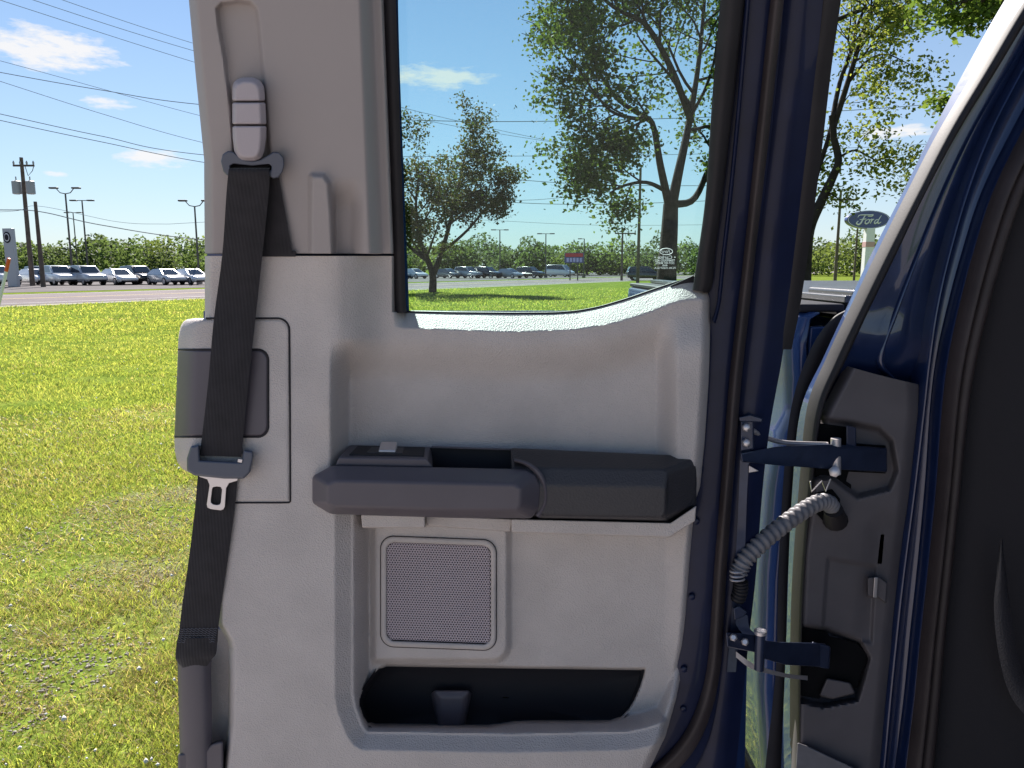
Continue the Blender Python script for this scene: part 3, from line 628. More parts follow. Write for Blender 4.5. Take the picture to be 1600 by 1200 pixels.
for x, y in ((1146, 996), (1164, 1003)): tube('bolt', [Y(x, y, .872), Y(x, y, .864), Y(x, y, .862)], [.005, .005, .003], M['steel'], h2, n=6)
prism('hinge_leaf', [([(1268, 1002), (1298, 1010), (1296, 1046), (1268, 1040)], .99), ([(1268, 1002), (1298, 1010), (1296, 1046), (1268, 1040)], .966)], Mh, h2, fn=Y, bevel=.003, seg=3)
# corrugated wiring conduit
def corr(name, keys, r0, turns, parent, n=220):
    P = cr([Y(*k) for k in keys], n); rr = [r0*(1+.14*(1 if math.sin(2*math.pi*turns*i/(n-1)) > 0 else -1)*abs(math.sin(2*math.pi*turns*i/(n-1)))**.35) for i in range(n)]
    return tube(name, P, rr, M['rubber'] if 'sleeve' in name else M['conduit'], parent, n=14)
con = corr('wiring_conduit', ((1154, 894, .882), (1163, 876, .884), (1182, 855, .892), (1206, 834, .905), (1232, 814, .92), (1258, 796, .938), (1280, 785, .953), (1295, 786, .964), (1303, 800, .975)), .0102, 24, truck)
prism('boot_opening', [([(1266, 792), (1274, 770), (1300, 764), (1313, 780), (1310, 806), (1286, 814)], 1.0), ([(1266, 792), (1274, 770), (1300, 764), (1313, 780), (1310, 806), (1286, 814)], .9885)], M['void'], con, fn=Y, bevel=.001)  # solid dark plug, the opening's shade put into its colour
tube('boot', [Y(1302, 796, .968), Y(1304, 806, .978), Y(1305, 812, .988)], [.0125, .014, .017], M['rubber'], con, n=14)
con['label'] = 'grey corrugated wiring tube between door and cab'
corr('lower_sleeve', ((1157, 908, .884), (1157, 922, .884), (1152, 938, .886)), .0085, 6, con, 60)
for a in (892, 899, 905): tube('clamp', [Y(1152+14*math.cos(t)*.8, a+3*math.sin(t), .876-.006*math.sin(t)) for t in np.linspace(0, math.pi, 9)], .0012, M['steel'], con, n=5)
tube('wire_clip', [Y(*p) for p in ((1266, 752, .965), (1268, 768, .963), (1284, 752, .962), (1290, 768, .962), (1298, 748, .962))], .0011, M['steel'], con, n=5)

# ---- cab jamb: lines followed upward past the frame and down to the sill
def band(name, L, Rr, m, parent, bulge=0., thick=.012, n=90, across=8, pw=1.):
    l = cr([Y(*p) for p in L], n); r = cr([Y(*p) for p in Rr], n); rows = []
    for j in range(across+1):
        t = j/across; p = l*(1-t)+r*t; p = p + np.array([0, -1, 0])*bulge*(math.sin(math.pi*t)**pw if bulge else 0); rows.append(p)
    rows.append(r+np.array([0, thick, 0])); rows.append(l+np.array([0, thick, 0]))
    V = np.stack(rows, 1); k = V.shape[1]; Fc = [(i*k+j, i*k+(j+1) % k, (i+1)*k+(j+1) % k, (i+1)*k+j) for i in range(n-1) for j in range(k)]
    Fc += [tuple(range(k)), tuple((n-1)*k+j for j in range(k))[::-1]]
    return mesh(name, V.reshape(-1, 3), Fc, m, parent, autos=40)
yk = [-160, 0, 100, 200, 300, 400, 480, 560, 640, 760, 900, 1000, 1100, 1200, 1400]
def ln(xs, d): return [(x, y, d if not hasattr(d, '__len__') else d[i]) for i, (x, y) in enumerate(zip(xs, yk))]
skL = [1672, 1572, 1515, 1462, 1413, 1362, 1325, 1288, 1253, 1240, 1233, 1230, 1226, 1222, 1215]
skR = [1712, 1606, 1546, 1486, 1434, 1384, 1345, 1307, 1275, 1262, 1251, 1247, 1246, 1245, 1238]
s1 = [1734, 1624, 1563, 1501, 1447, 1399, 1360, 1323, 1286, 1269, 1257, 1252, 1250, 1249, 1242]
rg = [1770, 1652, 1600, 1548, 1509, 1480, 1462, 1450, 1441, 1427, 1409, 1398, 1388, 1379, 1360]
st = [1835, 1712, 1655, 1600, 1552, 1520, 1499, 1482, 1472, 1463, 1449, 1438, 1428, 1416, 1394]
se = [1890, 1770, 1708, 1650, 1600, 1566, 1545, 1526, 1513, 1500, 1486, 1476, 1468, 1459, 1440]
cab = empty('cab', (.95, 1.05, .6), parent=truck); cab['label'] = 'rear edge of the cab doorway, blue paint and grey liner'
band('cab_side', ln(skL, 1.055), ln(skR, 1.0), M['paint'], cab, bulge=.0005, thick=.004)
band('doorway_seal', ln(skR, .999), ln(s1, .999), M['rubber'], cab, bulge=.006, thick=.03)
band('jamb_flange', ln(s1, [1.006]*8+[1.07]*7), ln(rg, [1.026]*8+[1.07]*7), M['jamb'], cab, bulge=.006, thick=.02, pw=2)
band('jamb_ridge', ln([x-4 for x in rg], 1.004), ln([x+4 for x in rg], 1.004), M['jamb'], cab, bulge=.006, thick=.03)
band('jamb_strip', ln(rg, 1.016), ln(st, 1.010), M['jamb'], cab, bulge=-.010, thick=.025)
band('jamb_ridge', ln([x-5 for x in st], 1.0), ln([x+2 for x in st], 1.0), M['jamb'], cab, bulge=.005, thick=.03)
mid = [a+(b-a)*.55 for a, b in zip(st, se)]
band('cab_weatherstrip', ln([x+1 for x in st], .994), ln(mid, .986), M['seal'], cab, bulge=.014, thick=.04, pw=.8)
band('cab_weatherstrip', ln(mid, .986), ln(se, .992), M['seal'], cab, bulge=.010, thick=.04, pw=.8)
band('interior_trim', ln(se, 1.0), ln([x+260 for x in se], .93), M['interior'], cab, bulge=.02, thick=.02)
# highlight crease in the flange
band('flange_crease', ln([a+(b-a)*.36 for a, b in zip(s1, rg)][:8], 1.009)+[(1390, 590, 1.012)], ln([a+(b-a)*.46 for a, b in zip(s1, rg)][:8], 1.009)+[(1397, 590, 1.012)], M['jamb'], cab, bulge=.005, thick=.02)
strip('interior_belt', [(1563, 840, 1566, 840, .935), (1557, 900, 1572, 895, .932), (1553, 950, 1578, 945, .93), (1560, 1020, 1588, 1010, .925), (1578, 1085, 1606, 1070, .92), (1612, 1130, 1640, 1105, .91)], M['pad'], cab, bulge=.003, thick=.004, n=30, fn=Y)
# grey plastic liner over the hinge pillar
lL = yl([(565, 1330), (573, 1326), (600, 1312), (640, 1291), (665, 1281), (760, 1266), (860, 1252), (1000, 1246), (1100, 1243), (1200, 1240), (1400, 1232)])
lR = yl([(565, 1434), (640, 1437), (700, 1431), (760, 1425), (900, 1408), (1000, 1397), (1100, 1387), (1200, 1378), (1400, 1359)])
U1 = [(1270, 655), (1325, 662), (1372, 672), (1391, 690), (1399, 735), (1388, 762), (1340, 774), (1300, 745), (1270, 745)]
U2 = [(1236, 978), (1290, 985), (1342, 1003), (1356, 1028), (1347, 1062), (1338, 1092), (1285, 1102), (1236, 1090)]
P3 = [(1293, 872), (1368, 885), (1362, 1005), (1284, 990)]
def liner_relief(x, y):
    d = np.full(x.shape, .992)
    d += .020*ss(sdf(x, y, U1), -7, 4) + .035*ss(sdf(x, y, U2), -6, 4) + .006*ss(sdf(x, y, P3), -3, 4)
    d += .016*np.clip(1-(x-lL(y))/14, 0, 1)**2 + .02*np.clip(1-(lR(y)-x)/22, 0, 1)**2
    d += .004*ss(x, lR(y)-70, lR(y)-40)*ss(y, 790, 830)*ss(1010-y, 0, 30)
    return d
ts = np.linspace(0, 1, 260); us = np.linspace(0, 1, 90); PX, PY = [], []
for t in ts:
    yy = (573+28*us)*(1-t)+1400*t; x = lL(yy)+(lR(yy)-lL(yy))*us; PX.append(x); PY.append(yy)
PX, PY = np.array(PX), np.array(PY)
sheet('jamb_liner', PX, PY, liner_relief(PX, PY), M['liner'], cab, fn=Y, skirt=.015)
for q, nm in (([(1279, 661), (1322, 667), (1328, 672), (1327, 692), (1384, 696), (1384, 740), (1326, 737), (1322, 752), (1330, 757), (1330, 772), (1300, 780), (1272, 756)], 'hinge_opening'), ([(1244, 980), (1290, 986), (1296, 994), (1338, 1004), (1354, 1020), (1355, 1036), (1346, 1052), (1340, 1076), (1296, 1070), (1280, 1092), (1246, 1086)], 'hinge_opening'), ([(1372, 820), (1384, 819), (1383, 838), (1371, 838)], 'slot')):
    prism(nm, [(q, 1.04), (q, 1.006 if nm == 'slot' else 1.010)], M['void'], cab, fn=Y, bevel=.001)  # dark plugs drawn as holes, their shade is in the colour
prism('slot_bolt', [([(1372, 834), (1383, 834), (1379, 882), (1368, 882)], 1.01), ([(1372, 834), (1383, 834), (1379, 882), (1368, 882)], .996)], M['paint_shaded'], cab, fn=Y, bevel=.001)
prism('striker', [([(1354, 900), (1374, 898), (1388, 908), (1386, 946), (1372, 936), (1354, 934)], 1.01), ([(1356, 903), (1373, 901), (1386, 911), (1384, 942), (1371, 932), (1356, 931)], .984)], M['steel'] if 0 else M['liner'], cab, fn=Y, bevel=.002)
prism('striker_bar', [([(1366, 902), (1372, 902), (1370, 934), (1364, 934)], .99), ([(1366, 902), (1372, 902), (1370, 934), (1364, 934)], .978)], M['steel'], cab, fn=Y, bevel=.001)
prism('liner_foot', [([(1246, 1160), (1262, 1166), (1345, 1205), (1345, 1260), (1240, 1260)], 1.0), ([(1246, 1160), (1262, 1166), (1345, 1205), (1345, 1260), (1240, 1260)], .975)], M['conduit'], cab, fn=Y, bevel=.002)
prism('rear_pad', [([(1290, 1058), (1330, 1066), (1338, 1084), (1300, 1094), (1278, 1088)], 1.02), ([(1292, 1060), (1328, 1067), (1336, 1083), (1300, 1092), (1281, 1086)], .998)], M['liner'], cab, fn=Y, bevel=.003)
# the rest of the cab: rear wall, roof, floor, far side, seats
Lw = cr([Y(x+6, y, 1.06) for x, y in zip(skL, yk)], 60)
V = [tuple(p) for p in Lw] + [(1.9-(p[0]-.42), p[1], p[2]) for p in Lw]; n = len(Lw)
mesh('rear_wall', V, [(i, i+1, n+i+1, n+i) for i in range(n-1)], M['paint'], cab, solid=.012)
box('rear_liner', (.84, 1.02, .56), (1.66, 1.035, 1.90), M['interior'], cab, bevel=.004)
box('roof', (.72, -1.0, 1.93), (1.62, 1.07, 1.975), M['paint'], cab, bevel=.02)
box('floor', (.50, -1.0, .50), (1.88, 1.04, .56), M['interior'], cab, bevel=.01)
box('rocker', (.44, -1.0, .40), (.51, 1.0, .52), M['paint'], cab, bevel=.02)
box('far_side', (1.84, -1.0, .45), (1.9, 1.05, 1.40), M['paint'], cab, bevel=.02)
box('headliner', (.74, -.95, 1.90), (1.6, 1.0, 1.926), M['trim_smooth'], cab, bevel=.004)
st_ = empty('seat', (1.0, .6, .56), parent=truck)
box('cushion', (.72, .35, .58), (1.75, .86, .80), M['interior'], st_, bevel=.05, seg=4)
box('backrest', (.72, .84, .78), (1.75, .97, 1.50), M['interior'], st_, bevel=.05, seg=4)
fs_ = empty('seat', (.95, -.2, .56), parent=truck)
box('cushion', (.68, -.55, .60), (1.18, -.02, .80), M['interior'], fs_, bevel=.06, seg=4)
box('backrest', (.70, -.02, .78), (1.16, .14, 1.42), M['interior'], fs_, bevel=.05, seg=4)
box('headrest', (.80, .0, 1.46), (1.06, .10, 1.66), M['interior'], fs_, bevel=.04, seg=4)

# ---- bed behind the cab, with its roll cover
bed = empty('bed', (1.2, 2.0, .6), parent=truck); bed['label'] = 'blue pickup bed with ribbed black roll cover'
XB, y0, y1 = .425, 1.125, 2.80
prof = [(.55, .035), (.62, .012), (.80, -.006), (1.0, -.012), (1.15, -.008), (1.24, .0), (1.27, .012), (1.33, .010), (1.385, .004), (1.424, .008), (1.433, .022)]
V, Fc = [], []; ny = 70; wy, wr, wz = 2.06, .47, .42
for i in range(ny):
    y = y0+(y1-y0)*i/(ny-1); e = .02*max(0, 1-(y-y0)/.03)**2 + .02*max(0, 1-(y1-y)/.04)**2
    arch = wz+math.sqrt(max(0, wr**2-(y-wy)**2)) if abs(y-wy) < wr else 0
    for z, dx in prof:
        zz = max(z, arch+ (z-.55)*.02) if arch > .55 else z
        fl = -.012*max(0, 1-abs(math.hypot(y-wy, zz-wz)-wr)/.07)
        V.append((XB+dx+e+fl, y, zz))
k = len(prof)
for i in range(ny-1):
    for j in range(k-1): Fc.append((i*k+j, i*k+j+1, (i+1)*k+j+1, (i+1)*k+j))
mesh('bed_side', V, Fc, M['paint'], bed, solid=.003)
box('bed_front', (XB+.03, y0+.003, .55), (1.93, y0+.03, 1.412), M['paint'], bed, bevel=.004)
box('bed_far_side', (1.90, y0, .55), (1.95, y1, 1.416), M['paint'], bed, bevel=.02)
box('tailgate', (XB+.05, y1-.04, .58), (1.90, y1+.02, 1.41), M['paint'], bed, bevel=.012)
box('tail_lamp', (XB+.0, y1-.10, 1.05), (XB+.10, y1+.024, 1.38), mat('red_lamp_lens', (.35, .01, .012), .12, coat=1.), bed, bevel=.01)
box('bed_rail_cap', (XB+.014, y0+.01, 1.4335), (XB+.085, y1-.02, 1.446), M['black'], bed, bevel=.004)
cov = box('roll_cover', (XB+.09, y0+.05, 1.42), (1.86, y1-.04, 1.446), M['black'], bed, bevel=.003)
box('cover_rail', (XB+.088, y0+.02, 1.446), (XB+.125, y1-.03, 1.4585), M['tonneau'], bed, bevel=.003)
box('cover_canister', (XB+.10, y0+.02, 1.43), (1.85, y0+.20, 1.468), M['tonneau'], bed, bevel=.006)
nsl = 17
for i in range(nsl):
    a = y0+.21+i*(y1-.06-y0-.21)/nsl; b_ = a+(y1-.06-y0-.21)/nsl-.012
    box('cover_slat', (XB+.128, a, 1.446), (1.85, b_, 1.4555), M['tonneau'], bed, bevel=.003)
strip('cab_gap_shade', [(1322, 484, 1330, 484, 1.085), (1302, 496, 1318, 496, 1.085), (1278, 525, 1304, 525, 1.085), (1256, 570, 1284, 570, 1.085), (1240, 620, 1266, 620, 1.085), (1230, 680, 1255, 680, 1.085), (1222, 780, 1244, 780, 1.085), (1216, 900, 1240, 900, 1.085), (1213, 1030, 1236, 1030, 1.085), (1206, 1110, 1232, 1110, 1.085), (1196, 1200, 1228, 1200, 1.085), (1190, 1300, 1225, 1300, 1.085)], M['rubber'], cab, bulge=.004, thick=.03, fn=Y)  # black strip standing for the shaded gap between cab and bed
def wheel(parent, c, r, w, sx, name='wheel'):
    wo = empty(name, c, parent=parent) if parent else empty(name, c)
    def lathe(nm, pr, m):
        V, Fc = [], []; n = 28
        for rad, dx in pr:
            for i in range(n):
                a = 2*math.pi*i/n; V.append((c[0]+sx*dx, c[1]+rad*math.cos(a), c[2]+rad*math.sin(a)))
        for j in range(len(pr)-1):
            for i in range(n): Fc.append((j*n+i, j*n+(i+1) % n, (j+1)*n+(i+1) % n, (j+1)*n+i))
        mesh(nm, V, Fc, m, parent if depth2 else wo, autos=45)
    depth2 = False
    lathe('tyre', [(r*.64, w), (r*.9, w), (r, w*.85), (r, .15*w), (r*.92, 0), (r*.70, -.004), (r*.64, .01)], M['rubber'])
    lathe('rim', [(r*.64, .01), (r*.60, .02), (r*.52, .07), (r*.2, .04), (.001, .03)], M['steel'])
    return wo
wheel(truck, (XB+.03, wy, .40), .40, .26, 1)
wheel(truck, (1.92, wy, .40), .40, .26, -1)
box('underbody', (.62, -.9, .38), (1.75, 2.7, .50), M['black'], truck, bevel=.01)

# ================================================================== LAWN
def vnoise(x, y, s, seed):
    g = np.random.default_rng(seed).random((64, 64)); u, v = np.asarray(x)*s % 64, np.asarray(y)*s % 64
    i, j = np.floor(u).astype(int), np.floor(v).astype(int); fu, fv = u-i, v-j; fu = fu*fu*(3-2*fu); fv = fv*fv*(3-2*fv)
    a, b, c, d = g[i % 64, j % 64], g[(i+1) % 64, j % 64], g[i % 64, (j+1) % 64], g[(i+1) % 64, (j+1) % 64]
    return a*(1-fu)*(1-fv)+b*fu*(1-fv)+c*(1-fu)*fv+d*fu*fv
def leaf_mat(name, rough=.5, transl=.45, gain=1.5, spec=.3):
    m = bpy.data.materials.new(name); m.use_nodes = True; nt = m.node_tree; b = nt.nodes['Principled BSDF']
    at = nt.nodes.new('ShaderNodeAttribute'); at.attribute_name = 'tone'
    nt.links.new(at.outputs['Color'], b.inputs['Base Color']); b.inputs['Roughness'].default_value = rough; b.inputs['Specular IOR Level'].default_value = spec
    tr = nt.nodes.new('ShaderNodeBsdfTranslucent'); ms = nt.nodes.new('ShaderNodeMixShader'); ms.inputs[0].default_value = transl
    mu = nt.nodes.new('ShaderNodeMixRGB'); mu.blend_type = 'MULTIPLY'; mu.inputs[0].default_value = 1; mu.inputs[2].default_value = (gain*1.08, gain, gain*.62, 1)
    nt.links.new(at.outputs['Color'], mu.inputs[1]); nt.links.new(mu.outputs[0], tr.inputs[0])
    nt.links.new(b.outputs[0], ms.inputs[1]); nt.links.new(tr.outputs[0], ms.inputs[2]); nt.links.new(ms.outputs[0], nt.nodes['Material Output'].inputs[0])
    return m
def fast_mesh(name, V, Fc, m, tone=None, parent=None, loc=(0, 0, 0)):
    """many like faces; Fc an array (n, k); tone one colour per face"""
    V = np.asarray(V, np.float32); Fc = np.asarray(Fc, np.int32); n, k = Fc.shape
    base = np.array(wpos(parent) if parent else loc, np.float32); V = V-base
    me = bpy.data.meshes.new(name); me.vertices.add(len(V)); me.vertices.foreach_set('co', V.ravel())
    me.loops.add(n*k); me.loops.foreach_set('vertex_index', Fc.ravel()); me.polygons.add(n)
    me.polygons.foreach_set('loop_start', np.arange(0, n*k, k, dtype=np.int32)); me.polygons.foreach_set('loop_total', np.full(n, k, np.int32))
    me.update(calc_edges=True); me.materials.append(m)
    if tone is not None:
        at = me.color_attributes.new('tone', 'FLOAT_COLOR', 'CORNER'); c = np.ones((n, k, 4), np.float32); c[:, :, :3] = np.asarray(tone)[:, None, :]; at.data.foreach_set('color', c.ravel())
    o = bpy.data.objects.new(name, me); C.objects.link(o)
    if parent: o.parent = parent
    else: o.location = loc
    return o
def blades(name, n, az0, az1, d0, d1, h, wd, cols, seed, bare=True, lean=.9, label=None):
    g = np.random.default_rng(seed); az = R(az0)+g.random(n)*R(az1-az0); u = g.random(n); d = d0*(d1/d0)**(u**1.0)
    x, y = d*np.sin(az), d*np.cos(az)
    clump = vnoise(x, y, 3.1, 11)*.6+vnoise(x, y, 9.0, 12)*.4
    if bare:
        b = vnoise(x, y, .9, 5)*.65+vnoise(x, y, 2.6, 6)*.35; keep = (g.random(n) < np.clip((b-.39)*5.0 + np.clip((d-5)/5, 0, 1), .16, 1))*(g.random(n) < .25+1.1*clump)
    else: keep = g.random(n) < clump
    keep = keep.astype(bool) & (((x-ra[0])*rn[0]+(y-ra[1])*rn[1]) < -.5-1.2*g.random(len(x)))
    x, y, d, clump = x[keep], y[keep], d[keep], clump[keep]; n = len(x)
    hh = h*(.5+.9*g.random(n))*(.55+.9*clump); ww = wd*(.6+.8*g.random(n))*np.clip(d/3.5, 1, 9)
    a = g.random(n)*2*np.pi; ln_ = lean*(.3+g.random(n)); b = g.random(n)*2*np.pi
    sx, sy = np.cos(a)*ww/2, np.sin(a)*ww/2; lx, ly = np.cos(b)*hh*ln_, np.sin(b)*hh*ln_
    z0 = np.zeros(n)
    V = np.stack([np.stack([x-sx, y-sy, z0], 1), np.stack([x+sx, y+sy, z0], 1), np.stack([x+lx*.4+sx*.8, y+ly*.4+sy*.8, hh*.6], 1), np.stack([x+lx*.4-sx*.8, y+ly*.4-sy*.8, hh*.6], 1), np.stack([x+lx, y+ly, hh], 1), np.stack([x+lx*1.001, y+ly*1.001, hh*.995], 1)], 1).reshape(-1, 3)
    i = np.arange(n)[:, None]*6; Fq = np.concatenate([i+np.array([[0, 1, 2, 3]]), i+np.array([[3, 2, 4, 5]])])
    c = np.array(cols); pick = np.clip((vnoise(x, y, .8, 21)*.7+g.random(n)*.6)*len(c)/1.3, 0, len(c)-1).astype(int)
    tn = c[pick]*(.7+.6*g.random(n))[:, None]; tn = np.concatenate([tn, tn])
    o = fast_mesh(name, V, Fq, M['blade'], tn); setp(o, label, 'grass', kind='stuff'); return o
M['blade'] = leaf_mat('grass_blade', .45, .5, 1.7, .35)
GC = [(.36, .33, .15), (.25, .295, .07), (.16, .225, .05), (.26, .305, .075), (.31, .335, .10), (.10, .175, .045)]
blades('lawn_grass', 280000, -44, -12, 1.7, 24, .034, .0029, GC, 31, label='short sunlit mown grass with clumps and thin patches')
blades('lawn_grass', 60000, -12, 46, 1.9, 26, .045, .0048, GC, 32, label='mown grass beyond the open door and beside the bed')
blades('lawn_grass', 110000, -46, 20, 20, 58, .055, .0036, GC, 34, label='smooth far lawn running up to the road edge')
blades('dry_grass', 130000, -44, -12, 1.7, 9, .022, .0026, [(.36, .30, .17), (.28, .23, .12), (.42, .36, .22)], 33, bare=False, lean=2.2, label='dry straw and clippings lying in the thin lawn')
# pebbles in the bare patches, white clover heads
def scatter_bits(name, n, rad, m, seed, flat, label, cat, sel, d1=8, zc=0.):
    g = np.random.default_rng(seed); az = R(-44)+g.random(n)*R(34); d = 1.7*(d1/1.7)**g.random(n); x, y = d*np.sin(az), d*np.cos(az)
    b = vnoise(x, y, .9, 5)*.65+vnoise(x, y, 2.6, 6)*.35; k = sel(b, g.random(n)); x, y, d = x[k], y[k], d[k]; n = len(x)
    oc = np.array([(1, 0, 0), (0, 1, 0), (-1, 0, 0), (0, -1, 0), (0, 0, flat), (0, 0, -flat)]); f = np.array([(0, 1, 4), (1, 2, 4), (2, 3, 4), (3, 0, 4), (1, 0, 5), (2, 1, 5), (3, 2, 5), (0, 3, 5)])
    r = rad*(.4+1.2*g.random(n)**2); V = (oc[None]*(r[:, None, None])*(.7+.6*g.random((n, 6, 1))))+np.stack([x, y, r*flat*.4+zc*(.5+g.random(n))], 1)[:, None]
    o = fast_mesh(name, V.reshape(-1, 3), (f[None]+np.arange(n)[:, None, None]*6).reshape(-1, 3), m); setp(o, label, cat, kind='stuff')
scatter_bits('gravel', 26000, .0065, mat('pale_pebble', (.42, .38, .34), .8, var=(40, .5)), 41, .6, 'pale pebbles and grit in the bare patches of lawn', 'gravel', lambda b, r: (b < .42) & (r < .8))
scatter_bits('clover_flowers', 1500, .007, mat('white_clover', (.75, .73, .68), .7), 42, 1., 'tiny white clover heads scattered through the grass', 'flowers', lambda b, r: (b > .38) & (r < .5), 14, .03)

# ================================================================== TREES
M['bark'] = mat('grey_brown_bark', (.045, .038, .034), .9, spec=.05, bump=('noise', 9, .8, .04), var=(5, .5))
M['leaf'] = leaf_mat('tree_leaf', .6, .5, 1.7, .1)
def tubes_np(branches, n=7):
    V, Fc = [], []
    for P, r in branches:
        P = np.asarray(P, float); k = len(P); T = np.gradient(P, axis=0); T /= np.linalg.norm(T, axis=1)[:, None]+1e-9
        up = np.array([.3, .9, .2]); b = len(V)
        for i in range(k):
            s = np.cross(T[i], up); s /= np.linalg.norm(s)+1e-9; u = np.cross(s, T[i])
            for j in range(n):
                a = 2*math.pi*j/n; V.append(P[i]+(s*math.cos(a)+u*math.sin(a))*r[i])
        for i in range(k-1):
            for j in range(n): Fc.append((b+i*n+j, b+i*n+(j+1) % n, b+(i+1)*n+(j+1) % n, b+(i+1)*n+j))
    return V, Fc
def leaves_np(centres, per, spread, size, g, cols, flat=.75):
    c = np.repeat(np.asarray(centres, float), per, 0); n = len(c); p = c+g.normal(size=(n, 3))*spread*np.array([1, 1, flat])
    a = g.normal(size=(n, 3)); a[:, 2] *= .6; a /= np.linalg.norm(a, axis=1)[:, None]; b = g.normal(size=(n, 3)); b -= a*(a*b).sum(1)[:, None]; b /= np.linalg.norm(b, axis=1)[:, None]
    s = size*(.5+.9*g.random(n))[:, None]; w = s*(.30+.16*g.random(n))[:, None]
    V = np.stack([p-a*s*.5, p+b*w, p+a*s*.55+b*w*.1, p-b*w], 1).reshape(-1, 3)
    col = np.array(cols); t = col[g.integers(0, len(col), n)]*(.7+.6*g.random(n))[:, None]
    return V, np.arange(n*4).reshape(n, 4), t
def grow(g, p, d, L, r, lev, maxlev, out, tips, up=.25, wob=.25, kids=(3, 4), bend=.0):
    n = 6; P = [np.array(p)]; rr = [r]; d = d/np.linalg.norm(d)
    for i in range(n):
        d = d+g.normal(size=3)*wob*.35+np.array([0, 0, up*.12]); d /= np.linalg.norm(d); P.append(P[-1]+d*L/n); rr.append(r*(1-.45*(i+1)/n))
    out.append((P, rr))
    if lev >= maxlev: tips += [P[-1], P[-2], P[3]]; return
    if lev == maxlev-1: tips += [P[-1], P[4]]
    k = g.integers(kids[0], kids[1]+1)
    for c in range(k):
        t = n if c == 0 else int(g.integers(2, n+1)); az = g.random()*2*np.pi; sp_ = (.25 if c == 0 else .75+.45*g.random())
        q = np.cross(d, [math.cos(az), math.sin(az), .3]); q /= np.linalg.norm(q)+1e-9; nd = d*math.cos(sp_)+q*math.sin(sp_)
        grow(g, P[t], nd, L*(.62+.22*g.random()), rr[t]*(.75 if c == 0 else .58), lev+1, maxlev, out, tips, up, wob, kids)
def make_tree(name, loc, label, seed, limbs, maxlev, per, spread, size, cols, extra_tips=(), group=None, up=.25, wob=.3, twigs=True):
    """limbs: hand-placed (points, radii, child length) in world space; smaller limbs grow from them"""
    g = np.random.default_rng(seed); root = empty(name, loc, label, 'tree', group); out, tips = [], []
    for P, r, L, nk in limbs:
        P = cr(P, max(8, 4*len(P))); rr = np.interp(np.linspace(0, 1, len(P)), np.linspace(0, 1, len(r)), r); out.append((P, rr))
        for c in range(nk):
            t = int(len(P)*(.35+.62*(c+.5)/nk)) if c < nk-1 else len(P)-1; d = P[min(t+1, len(P)-1)]-P[t-1]; d /= np.linalg.norm(d)+1e-9
            az = g.random()*2*np.pi; q = np.cross(d, [math.cos(az), math.sin(az), .35]); q /= np.linalg.norm(q)+1e-9; a = .2 if c == nk-1 else .6+.6*g.random()
            grow(g, P[t], d*math.cos(a)+q*math.sin(a), L*(.7+.6*g.random()), rr[t]*.55, 1, maxlev, out, tips, up, wob)
    V, Fc = tubes_np(out, 6); o = fast_mesh('trunk', V, Fc, M['bark'], parent=root); o.data.polygons.foreach_set('use_smooth', [True]*len(o.data.polygons))
    V, Fc, t = leaves_np(list(tips)+list(extra_tips), per, spread, size, g, cols); fast_mesh('crown', V, Fc, M['leaf'], t, parent=root)
    return root
def W3(px, py, d): return Y(px, py, d)
def pl(pts, d): return [tuple(W3(x, y, d+dz)) for x, y, dz in pts]
# left tree in the window, two lobes of dark reddish leaves
d = 46.; b = gp(676, 419+CH*F/d); d = b[1]
LC1 = [(.045, .062, .020), (.055, .055, .022), (.035, .055, .018), (.065, .058, .026)]
make_tree('ornamental_tree', tuple(b), 'dark reddish leafy tree with low forked trunk left in the door window', 3,
  [(pl([(676, 458, 0), (676, 430, 0), (668, 405, 0), (655, 370, -1), (650, 320, -1), (655, 270, -1.5)], d), [.28, .24, .18, .14, .09, .04], 2.0, 9),
   (pl([(676, 432, 0), (688, 400, 0), (700, 360, .5), (712, 310, 1), (722, 265, 1.5), (726, 240, 1.5)], d), [.20, .17, .14, .10, .06, .03], 1.7, 9),
   (pl([(668, 408, 0), (640, 385, 1), (610, 350, 2), (590, 300, 2)], d), [.14, .12, .08, .04], 1.9, 7),
   (pl([(690, 395, 0), (730, 360, -1), (762, 322, -1.5), (785, 300, -2)], d), [.10, .08, .05, .03], 1.2, 5)],
  2, 56, .36, .17, LC1, up=.3)
